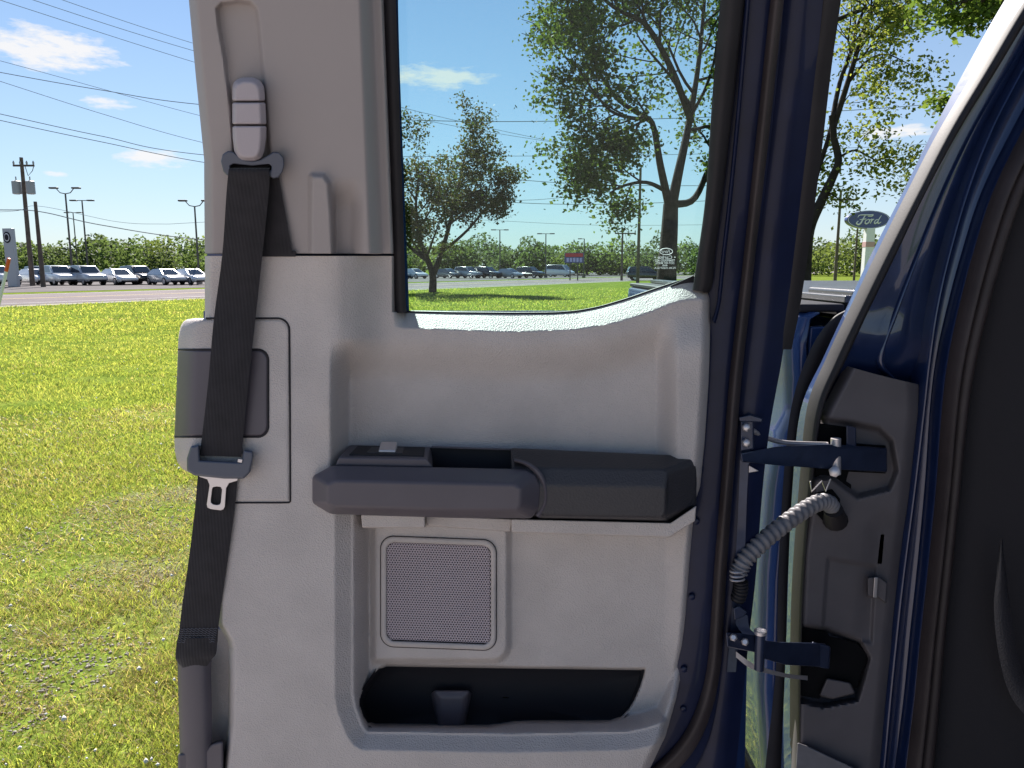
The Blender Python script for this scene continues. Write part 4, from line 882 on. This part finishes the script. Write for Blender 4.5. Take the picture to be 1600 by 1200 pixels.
# large tree at the window's right
d = 30.; bx, by = W3(1042, 419+CH*F/d, d)[:2]
LC2 = [(.060, .095, .022), (.048, .080, .02), (.085, .115, .026), (.035, .062, .018)]
make_tree('maple_tree', (bx, by, 0), 'tall green leafy tree with dark trunk behind the window corner', 5,
  [(pl([(1040, 478, 0), (1042, 420, 0), (1046, 360, 0), (1048, 318, 0)], d), [.46, .38, .33, .29], 1.0, 0),
   (pl([(1048, 330, 0), (1060, 270, 0), (1075, 200, 1), (1090, 110, 1.5), (1100, 10, 2), (1105, -80, 2)], d), [.22, .18, .14, .10, .07, .03], 2.7, 12),
   (pl([(1046, 325, 0), (1032, 260, -.5), (1018, 190, -1), (990, 185, -1.5), (950, 170, -2), (905, 110, -2.5)], d), [.17, .14, .10, .07, .05, .03], 1.5, 9),
   (pl([(1050, 320, 0), (1085, 310, .5), (1112, 250, 1), (1150, 150, 1), (1190, 40, 0)], d), [.16, .13, .10, .07, .03], 2.3, 9),
   (pl([(1080, 190, 1), (1050, 110, -.5), (1010, 40, -1.5), (965, 15, -2), (920, -20, -2)], d), [.14, .12, .09, .07, .04], 2.0, 9),
   (pl([(1018, 190, -1), (960, 150, 0), (925, 90, 0), (895, 40, 0), (880, -30, 0)], d), [.10, .08, .06, .05, .03], 1.5, 8),
   (pl([(1044, 300, 0), (1010, 285, -1), (975, 290, -1.5), (955, 300, -2)], d), [.10, .07, .05, .03], 1.1, 6),
   (pl([(900, 110, 0), (868, 72, 0), (840, 60, 0), (815, 52, 0)], d), [.045, .03, .02, .01], .7, 0), (pl([(868, 72, 0), (852, 30, 0), (835, -10, 0)], d), [.03, .02, .01], .7, 0), (pl([(855, 66, 0), (838, 40, 0), (815, 30, 0)], d), [.02, .015, .008], .7, 0), (pl([(905, 140, 0), (860, 125, 0), (835, 110, 0)], d), [.03, .018, .008], .7, 0)],
  2, 50, .37, .155, LC2, up=.2)
# slender tree between door and cab
d = 21.; bx, by = W3(1258, 419+CH*F/d, d)[:2]
LC3 = [(.15, .185, .045), (.12, .165, .04), (.18, .21, .055), (.09, .13, .03)]
make_tree('slender_tree', (bx, by, 0), 'slender pale leafed tree with curved trunk between door and cab', 9,
  [(pl([(1256, 502, 0), (1258, 420, 0), (1264, 360, 0), (1283, 315, 0), (1302, 275, 0), (1310, 250, 0), (1303, 215, 0), (1300, 180, 0)], d), [.20, .17, .15, .13, .11, .10, .09, .085], .6, 0),
   (pl([(1302, 200, 0), (1318, 150, 0), (1335, 95, 0), (1350, 45, 0), (1372, -5, 0), (1400, -80, 0)], d), [.085, .075, .065, .055, .045, .02], 1.05, 10),
   (pl([(1300, 190, 0), (1312, 130, .4), (1330, 80, .6), (1340, 40, .8), (1365, -20, 1)], d), [.07, .06, .05, .045, .03], 1.0, 8),
   (pl([(1262, 370, 0), (1272, 290, .3), (1290, 230, .4), (1300, 190, .5)], d), [.08, .07, .06, .04], .7, 3),
   (pl([(1312, 245, 0), (1335, 235, -.4), (1358, 245, -.8), (1385, 262, -1)], d), [.035, .028, .02, .01], .55, 6),
   (pl([(1325, 130, 0), (1355, 95, -.3), (1385, 85, -.6), (1420, 100, -1)], d), [.04, .03, .02, .01], .8, 7),
   (pl([(1305, 32, 0), (1340, 18, 0), (1380, 5, 0), (1420, -10, 0)], d), [.06, .05, .04, .03], .8, 3),
   (pl([(1345, 330, -1), (1330, 322, -.7), (1312, 312, -.4), (1295, 300, 0)], d), [.01, .012, .016, .02], .4, 2)],
  2, 17, .24, .105, LC3, up=.1)
# branch end of a tree beyond the cab, top right
d = 13.; bx, by = W3(1790, 419+CH*F/d, d)[:2]
make_tree('broadleaf_tree', (bx, by, 0), 'large leafed branch hanging in at the top right corner above the cab', 12,
  [(pl([(1790, 552, 0), (1785, 400, 0), (1770, 200, 0), (1740, 40, 0), (1700, -120, 0)], d), [.30, .26, .22, .18, .12], 1.5, 4),
   (pl([(1760, 120, 0), (1690, 20, 0), (1610, -20, 0), (1540, -5, 0), (1480, 8, 0)], d), [.12, .09, .06, .035, .015], .42, 15),
   (pl([(1770, 260, 0), (1650, 215, 0), (1560, 200, 0), (1500, 180, 0), (1478, 168, 0)], d), [.06, .04, .03, .02, .01], .12, 4)],
  2, 13, .13, .095, [(.085, .14, .03), (.065, .11, .025), (.11, .165, .04)], up=.1)
# far wood behind the car park
g = np.random.default_rng(77); VV, FF, TT = [], [], []; off = 0
for i in range(150):
    a = R(-47+94*i/149+g.normal()*.35); dd = 150+g.random()*50; h = (4.0+3.6*g.random())*(dd/165); w_ = 3.4+2.4*g.random()
    if g.random() < .16: h *= 1.22
    n = 950; u = g.normal(size=(n, 3)); u /= np.linalg.norm(u, axis=1)[:, None]; rr_ = g.random(n)**.28
    lob = 1+.22*np.sin(u[:, 0]*5+g.random()*6)*np.cos(u[:, 2]*4+g.random()*6)
    c = np.stack([dd*math.sin(a)+u[:, 0]*rr_*w_*lob, dd*math.cos(a)+u[:, 1]*rr_*w_, np.maximum(.2, h*.52+u[:, 2]*rr_*h*.5*lob)], 1)
    pal = [[(.075, .115, .045), (.06, .095, .04)], [(.10, .14, .05), (.085, .12, .04)], [(.055, .085, .045), (.07, .10, .05)]][int(g.integers(0, 3))]
    V, Fq, t = leaves_np(c, 1, .12, .60, g, pal); VV.append(V); FF.append(Fq+off); TT.append(t); off += len(V)
setp(fast_mesh('far_wood', np.concatenate(VV), np.concatenate(FF), M['leaf'], np.concatenate(TT)), 'long low green wood along the horizon behind the parked cars', 'wood', kind='stuff')

# ================================================================== CARS
M['car_paint'] = mat('car_paint', (.5, .5, .5), .25, metal=.2, coat=1., objcol=True)
M['car_glass'] = mat('dark_car_glass', (.02, .025, .03), .06, spec=.8, coat=.5)
M['lamp_lens'] = mat('lamp_lens', (.7, .7, .7), .1, spec=.8, coat=1.); M['tail_lens'] = mat('tail_lens', (.4, .02, .02), .15, coat=1.)
def car_mesh(kind):
    """cross-sections along the car: (x, zlow, belt, width low, width belt)"""
    if kind == 'sedan': st = [(-2.3, .42, .78, .74, .70), (-2.2, .28, .92, .85, .80), (-1.3, .22, .96, .90, .86), (0, .22, .95, .91, .88), (1.0, .22, .92, .91, .87), (1.7, .24, .84, .88, .82), (2.2, .30, .70, .80, .74), (2.32, .42, .60, .70, .66)]; cabn = [(-1.85, .94), (-1.0, 1.40), (.05, 1.45), (.40, 1.40), (1.25, .90)]
    elif kind == 'suv': st = [(-2.3, .5, .95, .80, .78), (-2.25, .34, 1.08, .90, .86), (-1.3, .28, 1.10, .94, .90), (0, .28, 1.08, .95, .91), (1.0, .28, 1.06, .95, .90), (1.7, .30, 1.0, .92, .86), (2.25, .36, .88, .86, .80), (2.35, .46, .74, .76, .72)]; cabn = [(-2.2, 1.06), (-1.95, 1.66), (-.6, 1.74), (.30, 1.70), (1.10, 1.05)]
    else: st = [(-2.6, .5, 1.1, .85, .85), (-2.55, .36, 1.3, .95, .93), (-1.3, .3, 1.32, .97, .95), (0, .3, 1.30, .97, .95), (1.3, .3, 1.26, .97, .94), (1.9, .32, 1.10, .95, .90), (2.45, .38, .92, .88, .82), (2.55, .5, .8, .8, .76)]; cabn = [(-2.55, 1.3), (-2.5, 2.05), (-.6, 2.12), (1.0, 2.06), (1.85, 1.12)]
    V, Fc = [], []; k = 10
    for x, zl, zb, wl_, wb in st:
        m_ = (zl+zb)/2
        for yy, zz in ((-wl_*.9, zl), (-wl_, zl+.1), (-wl_*1.02, m_), (-wb, zb-.06), (-wb*.88, zb), (wb*.88, zb), (wb, zb-.06), (wl_*1.02, m_), (wl_, zl+.1), (wl_*.9, zl)): V.append((x, yy, zz))
    for i in range(len(st)-1):
        for j in range(k): Fc.append((i*k+j, i*k+(j+1) % k, (i+1)*k+(j+1) % k, (i+1)*k+j))
    Fc += [tuple(range(k)), tuple((len(st)-1)*k+j for j in range(k))[::-1]]
    b = len(V); wb = .84 if kind == 'sedan' else .88; wt = .62 if kind == 'sedan' else .72
    zt = max(z for _, z in cabn); z0 = cabn[0][1]
    for s in (-1, 1):
        for x, z in cabn: V.append((x, s*(wb+(wt-wb)*(z-z0)/(zt-z0+1e-6)), z))
    nc = len(cabn)
    for i in range(nc-1): Fc.append((b+i, b+i+1, b+nc+i+1, b+nc+i))
    Fc += [tuple(b+i for i in range(nc)), tuple(b+nc+i for i in range(nc))[::-1]]
    # glass panels, set proud of the cabin
    G = []
    def lerp(p, q, t): return tuple(p[i]+(q[i]-p[i])*t for i in range(3))
    cb = lambda i, s: V[b+(nc if s > 0 else 0)+i]
    for s in (-1, 1):
        low = lambda x: (x, s*(wb+.012), z0+.05)
        P = [cb(i, s) for i in range(nc)]; ins = [lerp(p, (sum(q[0] for q in P)/nc, P[2][1], (z0+zt)/2+.03), .16) for p in P]
        G.append([(q[0], q[1]+s*.014, q[2]) for q in ins])
    fr = [lerp(cb(nc-2, -1), cb(nc-1, 1), .06), lerp(cb(nc-2, 1), cb(nc-1, -1), .06), lerp(cb(nc-1, 1), cb(nc-2, -1), .1), lerp(cb(nc-1, -1), cb(nc-2, 1), .1)]
    G.append([(x+.02, y, z+.02) for x, y, z in fr])
    rr_ = [lerp(cb(1, -1), cb(0, 1), .1), lerp(cb(1, 1), cb(0, -1), .1), lerp(cb(0, 1), cb(1, -1), .2), lerp(cb(0, -1), cb(1, 1), .2)]
    G.append([(x-.02, y, z+.015) for x, y, z in rr_])
    return V, Fc, G, st
def make_car(kind):
    root = empty('parked_car', (0, 0, 0)); V, Fc, G, st = car_mesh(kind)
    o = mesh('body', V, Fc, M['car_paint'], root, True, bevel=.05, seg=3, ang=28); o.modifiers['bevel'].harden_normals = False
    for q, nm in zip(G, ('side_window', 'side_window', 'windscreen', 'rear_window')): mesh(nm, q, [tuple(range(len(q)))], M['car_glass'], root, False)
    xf, xr = st[-2][0], st[1][0]; zf = st[-2][2]-.10; zr = st[1][2]-.12
    for s in (-1, 1):
        box('headlight', (xf-.10, s*.62-.14, zf-.10), (xf+.04, s*.62+.14, zf+.04), M['lamp_lens'], root, bevel=.03)
        box('tail_lamp', (xr-.05, s*.70-.10, zr-.10), (xr+.06, s*.70+.10, zr+.08), M['tail_lens'], root, bevel=.03)
        for x in (-1.38, 1.42):
            n = 18; rw = .34 if kind == 'sedan' else .38; V2 = []; F2 = []
            for rad, yy in ((rw, s*.70), (rw, s*.90), (rw*.9, s*.925), (rw*.66, s*.925)):
                for i in range(n): a = 2*math.pi*i/n; V2.append((x+rad*math.cos(a), yy, rw+rad*math.sin(a)))
            for j in range(3):
                for i in range(n): F2.append((j*n+i, j*n+(i+1) % n, (j+1)*n+(i+1) % n, (j+1)*n+i))
            mesh('tyre', V2, F2, M['rubber'], root, autos=40)
            mesh('rim', [(x+rw*.66*math.cos(2*math.pi*i/n), s*.92, rw+rw*.66*math.sin(2*math.pi*i/n)) for i in range(n)], [tuple(range(n))], M['steel'], root, False)
    box('bumper', (xf-.05, -.7, st[-2][1]), (xf+.13, .7, st[-2][1]+.14), M['black'], root, bevel=.04)
    return root
protos = {k: make_car(k) for k in ('sedan', 'suv', 'van')}; used = set()
COL = {'white': (.72, .72, .72), 'silver': (.42, .43, .45), 'black': (.015, .015, .018), 'blue': (.03, .06, .16), 'grey': (.14, .145, .15), 'red': (.25, .02, .02)}
def place_car(kind, px, d, rot, col, label, group, z=.014):
    p = protos[kind]; x = float((px-800)/F*d*1.0)
    if kind in used:
        r = p.copy(); C.objects.link(r)
        for ch in p.children: c = ch.copy(); C.objects.link(c); c.parent = r; c.color = (*COL[col], 1)
    else:
        r = p; used.add(kind)
        for ch in p.children: ch.color = (*COL[col], 1)
    r.location = (x, d, z); r.rotation_euler = (0, 0, R(rot)); setp(r, label, 'car', group)
    return r
GA = 'cars parked along the far side of the road'
for kind, px, d, rot, col, lab in (
  ('suv', 0, 66, -20, 'white', 'white car cut by the left picture edge behind the leaning stake'),
  ('sedan', 62, 68, -35, 'white', 'white car just right of the two wooden poles'),
  ('suv', 98, 67, -38, 'white', 'white car behind the twin headed lamp post nearest the wooden poles'),
  ('suv', 142, 67, -38, 'silver', 'silver car below the T shaped lamp post, front row'),
  ('sedan', 190, 68, -38, 'white', 'low white car left of the black car in the left row'),
  ('suv', 222, 70, -38, 'black', 'black car in the middle of the left row'),
  ('sedan', 264, 68, -38, 'silver', 'low silver car second from the door edge'),
  ('sedan', 303, 69, -38, 'white', 'white car right beside the door edge at the lamp post'),
  ('suv', 128, 80, -38, 'white', 'white car roof showing behind the front row near the T shaped post'),
  ('suv', 70, 81, -38, 'black', 'dark car roof behind the wooden poles')):
    place_car(kind, px, d, rot, col, lab, GA)
GB = 'cars parked beyond the road seen through the door window'
for kind, px, d, rot, col, lab in (
  ('sedan', 622, 108, -40, 'silver', 'silver car behind the red leafed tree, at the window edge'),
  ('sedan', 648, 108, -40, 'white', 'white car just left of the red leafed tree trunk'),
  ('sedan', 700, 112, -40, 'grey', 'grey car just right of the red leafed tree trunk'),
  ('suv', 732, 112, -40, 'silver', 'silver car left of the first lamp post in the window'),
  ('suv', 762, 112, -40, 'black', 'black car at the foot of the first lamp post in the window'),
  ('sedan', 795, 112, -40, 'silver', 'low silver car right of the first lamp post in the window'),
  ('suv', 828, 114, -40, 'black', 'dark car left of the white van in the window'),
  ('van', 874, 132, -30, 'white', 'white van right of the second lamp post in the window'),
  ('suv', 1006, 92, 0, 'black', 'dark car standing left of the big tree trunk')):
    place_car(kind, px, d, rot, col, lab, GB if px < 900 else None)

# ================================================================== POLES, SIGNS, WIRES
M['wood'] = mat('weathered_pole_wood', (.13, .10, .08), .9, var=(3, .4)); M['galv'] = mat('grey_galvanised', (.20, .20, .20), .5, metal=.5); M['bronze'] = mat('bronze_pole_paint', (.06, .055, .05), .5)
M['cable'] = mat('black_cable', (.16, .17, .19), .6); M['tank'] = mat('transformer_grey', (.34, .36, .37), .5)
def gz(px, d): return float((px-800)/F*d)
def zat(py, d): return float(Y(800, py, d)[2])
def lamp_post(px, ytop, d, style, label, group='lamp posts of the car park'):
    x, h = float(Y(px, ytop, d)[0]), zat(ytop, d); o = empty('lamp_post', (x, d, 0), label, 'lamp post', group)
    tube('pole', [(x, d, 0), (x, d, h)], [.11, .075], M['bronze'], o, n=8); tube('footing', [(x, d, 0), (x, d, .6), (x, d, .62)], [.28, .28, .2], M['lot'], o, n=10)
    if style == 'twin':
        for s in (-1, 1):
            tube('arm', [(x, d, h-.05), (x+s*.5, d, h+.05), (x+s*.85, d, h+.45)], .045, M['bronze'], o, n=6)
            box('lamp_head', (x+min(s*.7, s*1.5), d-.2, h+.42), (x+max(s*.7, s*1.5), d+.2, h+.58), M['bronze'], o, bevel=.05)
    elif style == 'tee':
        box('arm', (x-1.0, d-.04, h-.06), (x+1.0, d+.04, h+.02), M['bronze'], o)
        for s in (-1, 1): box('lamp_head', (x+s*1.0-.38, d-.2, h-.09), (x+s*1.0+.38, d+.2, h+.06), M['bronze'], o, bevel=.03)
    else:
        box('arm', (x-.5, d-.04, h-.06), (x, d+.04, h+.02), M['bronze'], o); box('lamp_head', (x-1.0, d-.2, h-.08), (x-.4, d+.2, h+.06), M['bronze'], o, bevel=.03)
lamp_post(102, 302, 74, 'twin', 'tall twin headed lamp post next to the two wooden poles')
lamp_post(128, 313, 88, 'tee', 'T shaped lamp post, second tallest in the left car park')
lamp_post(114, 332, 120, 'tee', 'small distant lamp post between two taller ones on the left')
lamp_post(304, 322, 72, 'twin', 'twin headed lamp post close beside the door edge')
lamp_post(781, 359, 118, 'tee', 'leftmost lamp post seen through the door window', 'lamp posts in the window')
lamp_post(853, 365, 118, 'tee', 'T shaped lamp post left of the red and blue sign', 'lamp posts in the window')
lamp_post(913, 373, 118, 'one', 'single armed lamp post right of the red and blue sign', 'lamp posts in the window')
def wood_pole(px, ytop, d, r, label, cross=0, tanks=False, lean=0.):
    t = Y(px, ytop, d); x, h = float(t[0]), float(t[2]); o = empty('utility_pole', (x, d, 0), label, 'utility pole')
    tube('pole', [(x+lean, d, 0), (x, d, h)], [r, r*.65], M['wood'], o, n=10)
    if cross:
        box('crossarm', (x-cross*.6, d-.18, h-.75), (x+cross, d-.06, h-.60), M['wood'], o)
        for k in range(4):
            xx = x-cross*.55+k*cross*.5; tube('insulator', [(xx, d-.12, h-.60), (xx, d-.12, h-.45), (xx, d-.12, h-.28)], [.05, .09, .03], M['tank'], o, n=8)
        tube('cutout_bracket', [(x+.3, d-.12, h-.6), (x+.5, d-.1, h-1.5), (x+.9, d-.1, h-1.1), (x+1.05, d-.1, h-.7)], .03, M['cable'], o, n=5)
    if tanks:
        for s, w_ in ((-.62, .36), (.55, .34)):
            c = tube('transformer', [(x+s, d, h-3.0), (x+s, d, h-2.95), (x+s, d, h-1.95), (x+s, d, h-1.88)], [w_*.7, w_, w_, w_*.55], M['tank'], o, n=14)
            tube('bushing', [(x+s, d, h-1.88), (x+s, d, h-1.55)], .05, M['tank'], c, n=6)
    return o
wood_pole(33, 246, 64, .21, 'wooden utility pole carrying two grey transformers at the far left', 1.1, True, lean=-.1)
wood_pole(55, 315, 60, .19, 'shorter bare wooden pole just right of the transformer pole')
wood_pole(1001, 262, 58, .14, 'tall thin dark pole left of the big tree trunk in the window', .0)
wood_pole(973, 356, 92, .16, 'short pole with a crossarm left of the dark car in the window', 1.6)
wood_pole(1314, 299, 62, .14, 'thin wooden pole left of the blue oval sign', 1.3)
wood_pole(1340, 356, 80, .13, 'slim pole close to the oval sign pylon')
# blue oval dealer sign
d = 62.; sx, sz = gz(1355, d), zat(343.5, d); sx = float(Y(1355, 343.5, d)[0]); sg_ = empty('oval_sign', (sx, d, 0), 'blue oval dealer sign with white script on a white pylon', 'sign')
a_, b_ = 33/F*d, 13.6/F*d
def oval(nm, s, y_, th, m, e=0):
    n = 48; V = []
    for yy, k in ((y_+th, s), (y_, s)): V += [(sx+(a_*k+e)*math.cos(2*math.pi*i/n), d+yy, sz+(b_*k+e)*math.sin(2*math.pi*i/n)) for i in range(n)]
    return mesh(nm, V, [tuple(range(n))[::-1], tuple(n+i for i in range(n))]+[(i, (i+1) % n, n+(i+1) % n, n+i) for i in range(n)], m, sg_, True, autos=40)
M['sign_blue'] = mat('sign_blue', (.012, .03, .17), .3, coat=.5); M['sign_white'] = mat('sign_white', (.78, .78, .8), .4); M['sign_red'] = mat('sign_red', (.5, .03, .04), .4)
oval('sign_box', 1.0, -.25, .5, M['sign_blue']); oval('sign_ring', .955, -.262, .02, M['sign_white']); oval('sign_face', .925, -.274, .02, M['sign_blue'])
u = a_/33
def stroke(pts, w_): 
    P = cr([(sx+x*u, d-.285, sz-y*u) for x, y in pts], 24); n = len(P); rr = [w_*u*(.55+.45*math.sin(math.pi*i/(n-1))) for i in range(n)]
    tube('script_lettering', P, rr, M['sign_white'], sg_, n=6)
for pts, w_ in (([(-17, -3.5), (-15, -6.5), (-8, -7.2), (2, -7), (6, -7.4), (4, -5.2), (-2, -5)], .9), ([(-6, -6.2), (-9, -1), (-12, 5), (-15.5, 7.2), (-18.5, 5.2), (-16, 2)], 1.3), ([(-14, 0), (-8, -.6), (-4, -1.2)], .8), ([(-1, -.6), (-5, 2), (-5, 5.6), (-2, 5.8), (1, 2.5), (.2, -.4), (-1, -.6)], 1.0), ([(1.5, .6), (4.5, -.6), (4, 2), (2.4, 6)], 1.0), ([(4, 2), (6, -.2), (8, -.8)], .9), ([(14, -.4), (10.5, .8), (8.6, 4), (10, 5.8), (13, 3.6), (15.5, -1), (18.5, -6)], 1.0), ([(15.5, -1), (13.8, 4), (15.5, 5.6), (19, 3.2)], .9)): stroke(pts, w_)
px0, px1 = float(Y(1349, 400, d)[0]), float(Y(1362, 400, d)[0])
box('pylon', (px0, d-.3, 0), (px1, d+.3, sz-b_*.9), M['sign_white'], sg_, bevel=.02)
box('pylon_band', (px0-.02, d-.32, zat(386, d)), (px1+.02, d+.32, zat(378, d)), mat('faded_red_panel', (.55, .33, .33), .5), sg_)
# grey pylon with a round badge, far left
d = 61.; x0, x1 = float(Y(10, 400, d)[0]), float(Y(25, 400, d)[0]); zt = zat(357, d)
py_o = empty('pylon_sign', ((x0+x1)/2, d, 0), 'grey pylon sign with a round dark badge left of the transformer pole', 'sign')
box('pylon', (x0, d-.2, 0), (x1, d+.2, zt), mat('pylon_grey', (.40, .41, .44), .4, metal=.3), py_o, bevel=.03)
n = 24; cx, cz = (x0+x1)/2-.05, zat(371, d)
for nm, r_, yy, m_ in (('badge', .36, -.23, M['black']), ('badge_ring', .26, -.25, M['sign_white']), ('badge_face', .20, -.27, M['black'])):
    mesh(nm, [(cx+r_*.8*math.cos(2*math.pi*i/n), d+y2, cz+r_*1.25*math.sin(2*math.pi*i/n)) for y2 in (yy, yy+.03) for i in range(n)], [tuple(range(n)), tuple(n+i for i in range(n))[::-1]]+[(i, (i+1) % n, n+(i+1) % n, n+i) for i in range(n)], m_, py_o, False)
# red and blue roadside sign in the window
d = 92.; x0, x1 = float(Y(882, 402, d)[0]), float(Y(912, 402, d)[0]); z0, z1 = zat(411, d), zat(395, d)
rs = empty('roadside_sign', ((x0+x1)/2, d, 0), 'red and blue roadside sign on two posts seen through the window', 'sign')
box('panel', (x0, d-.15, z0), (x1, d+.15, z1), M['sign_blue'], rs, bevel=.03); box('panel_top', (x0+.1, d-.17, (z0*.4+z1*.6)), (x1-.1, d-.14, z1-.06), M['sign_red'], rs)
M['sign_violet'] = mat('sign_pale_violet', (.45, .42, .75), .4)
for k in range(5): box('letter_block', (x0+.25+k*.4, d-.175, z0+.14), (x0+.53+k*.4, d-.14, z0+.62), M['sign_violet'], rs)
for xx in (.3, .7): tube('post', [(x0+(x1-x0)*xx, d, 0), (x0+(x1-x0)*xx, d, z0)], .08, M['bronze'], rs, n=6)
# leaning marker stake
d = 9.; stk = empty('marker_stake', tuple(Y(-32, 611, d)*np.array([1, 1, 0])), 'leaning white marker stake with orange tip at the left picture edge', 'stake')
A_, B_, C_ = Vector(Y(-32, 611, d)), Vector(Y(9.5, 424, d)), Vector(Y(14, 404, d))
tube('shaft', [A_, B_], .019, mat('white_fibreglass', (.72, .72, .74), .4), stk, n=10); tube('tip', [B_, B_.lerp(C_, .5), C_, C_+(C_-B_)*.03], [.021, .021, .021, .012], mat('orange_reflector', (.65, .10, .025), .4), stk, n=10)
# overhead wires
def wire(pts, d0, d1, r, label):
    n = len(pts); x0_, x1_ = pts[0][0], pts[-1][0]
    P = [Y(x, y, d0+(d1-d0)*((x-x0_)/(x1_-x0_))) for x, y in pts]; P = cr(P, 12*n)
    o = tube('overhead_wire', P, r*.75, M['cable'], None, n=5, loc=tuple(P[0])); setp(o, label, 'wire', 'overhead wires along the road')
wire([(-200, -66), (0, 0), (300, 96), (460, 140), (700, 195), (960, 237)], 30, 52, .016, 'thin wire from the top left corner, lowest of the upper three')
wire([(-150, -72), (52, 0), (305, 80), (628, 168), (850, 218), (1000, 243)], 30, 52, .016, 'thin wire across the top left sky, middle of the upper three')
wire([(-100, -75), (98, 0), (300, 67), (450, 108)], 30, 42, .015, 'uppermost thin wire at the top left of the sky')
wire([(-300, 20), (0, 95), (310, 180), (460, 212)], 34, 44, .015, 'thin wire passing just under the large white cloud')
wire([(-300, 55), (0, 113), (160, 141), (310, 163), (628, 187), (935, 188), (1335, 172), (1700, 140)], 36, 40, .022, 'single dark wire running level across the door window')
wire([(-300, 30), (0, 127), (160, 178), (318, 223), (540, 270), (780, 312), (960, 300)], 38, 56, .019, 'wire dropping steeply behind the small middle cloud')
wire([(-300, 110), (0, 178), (160, 213), (318, 242), (745, 276), (950, 289), (1200, 290)], 40, 58, .026, 'upper of two thick parallel wires above the lowest left cloud')
wire([(-300, 120), (0, 188), (160, 222), (320, 254), (600, 296), (780, 315), (950, 319), (1200, 310)], 40, 58, .026, 'lower of two thick parallel wires above the lowest left cloud')
wire([(-300, 326), (0, 328), (35, 328), (75, 333), (160, 352), (320, 375), (640, 398)], 62, 66, .05, 'thick sagging cable from the wooden poles towards the door edge')
wire([(-300, 330), (0, 331), (60, 322), (180, 346), (250, 350), (320, 347), (640, 330)], 62, 66, .02, 'thin wire leaving the shorter wooden pole')
wire([(500, 245), (750, 244), (955, 243), (1200, 238), (1310, 232), (1450, 225), (1700, 205)], 48, 48, .018, 'level wire across the window below the single dark one')
wire([(500, 330), (780, 345), (950, 352), (1200, 350)], 70, 70, .018, 'lowest thin wire across the window above the lamp posts')
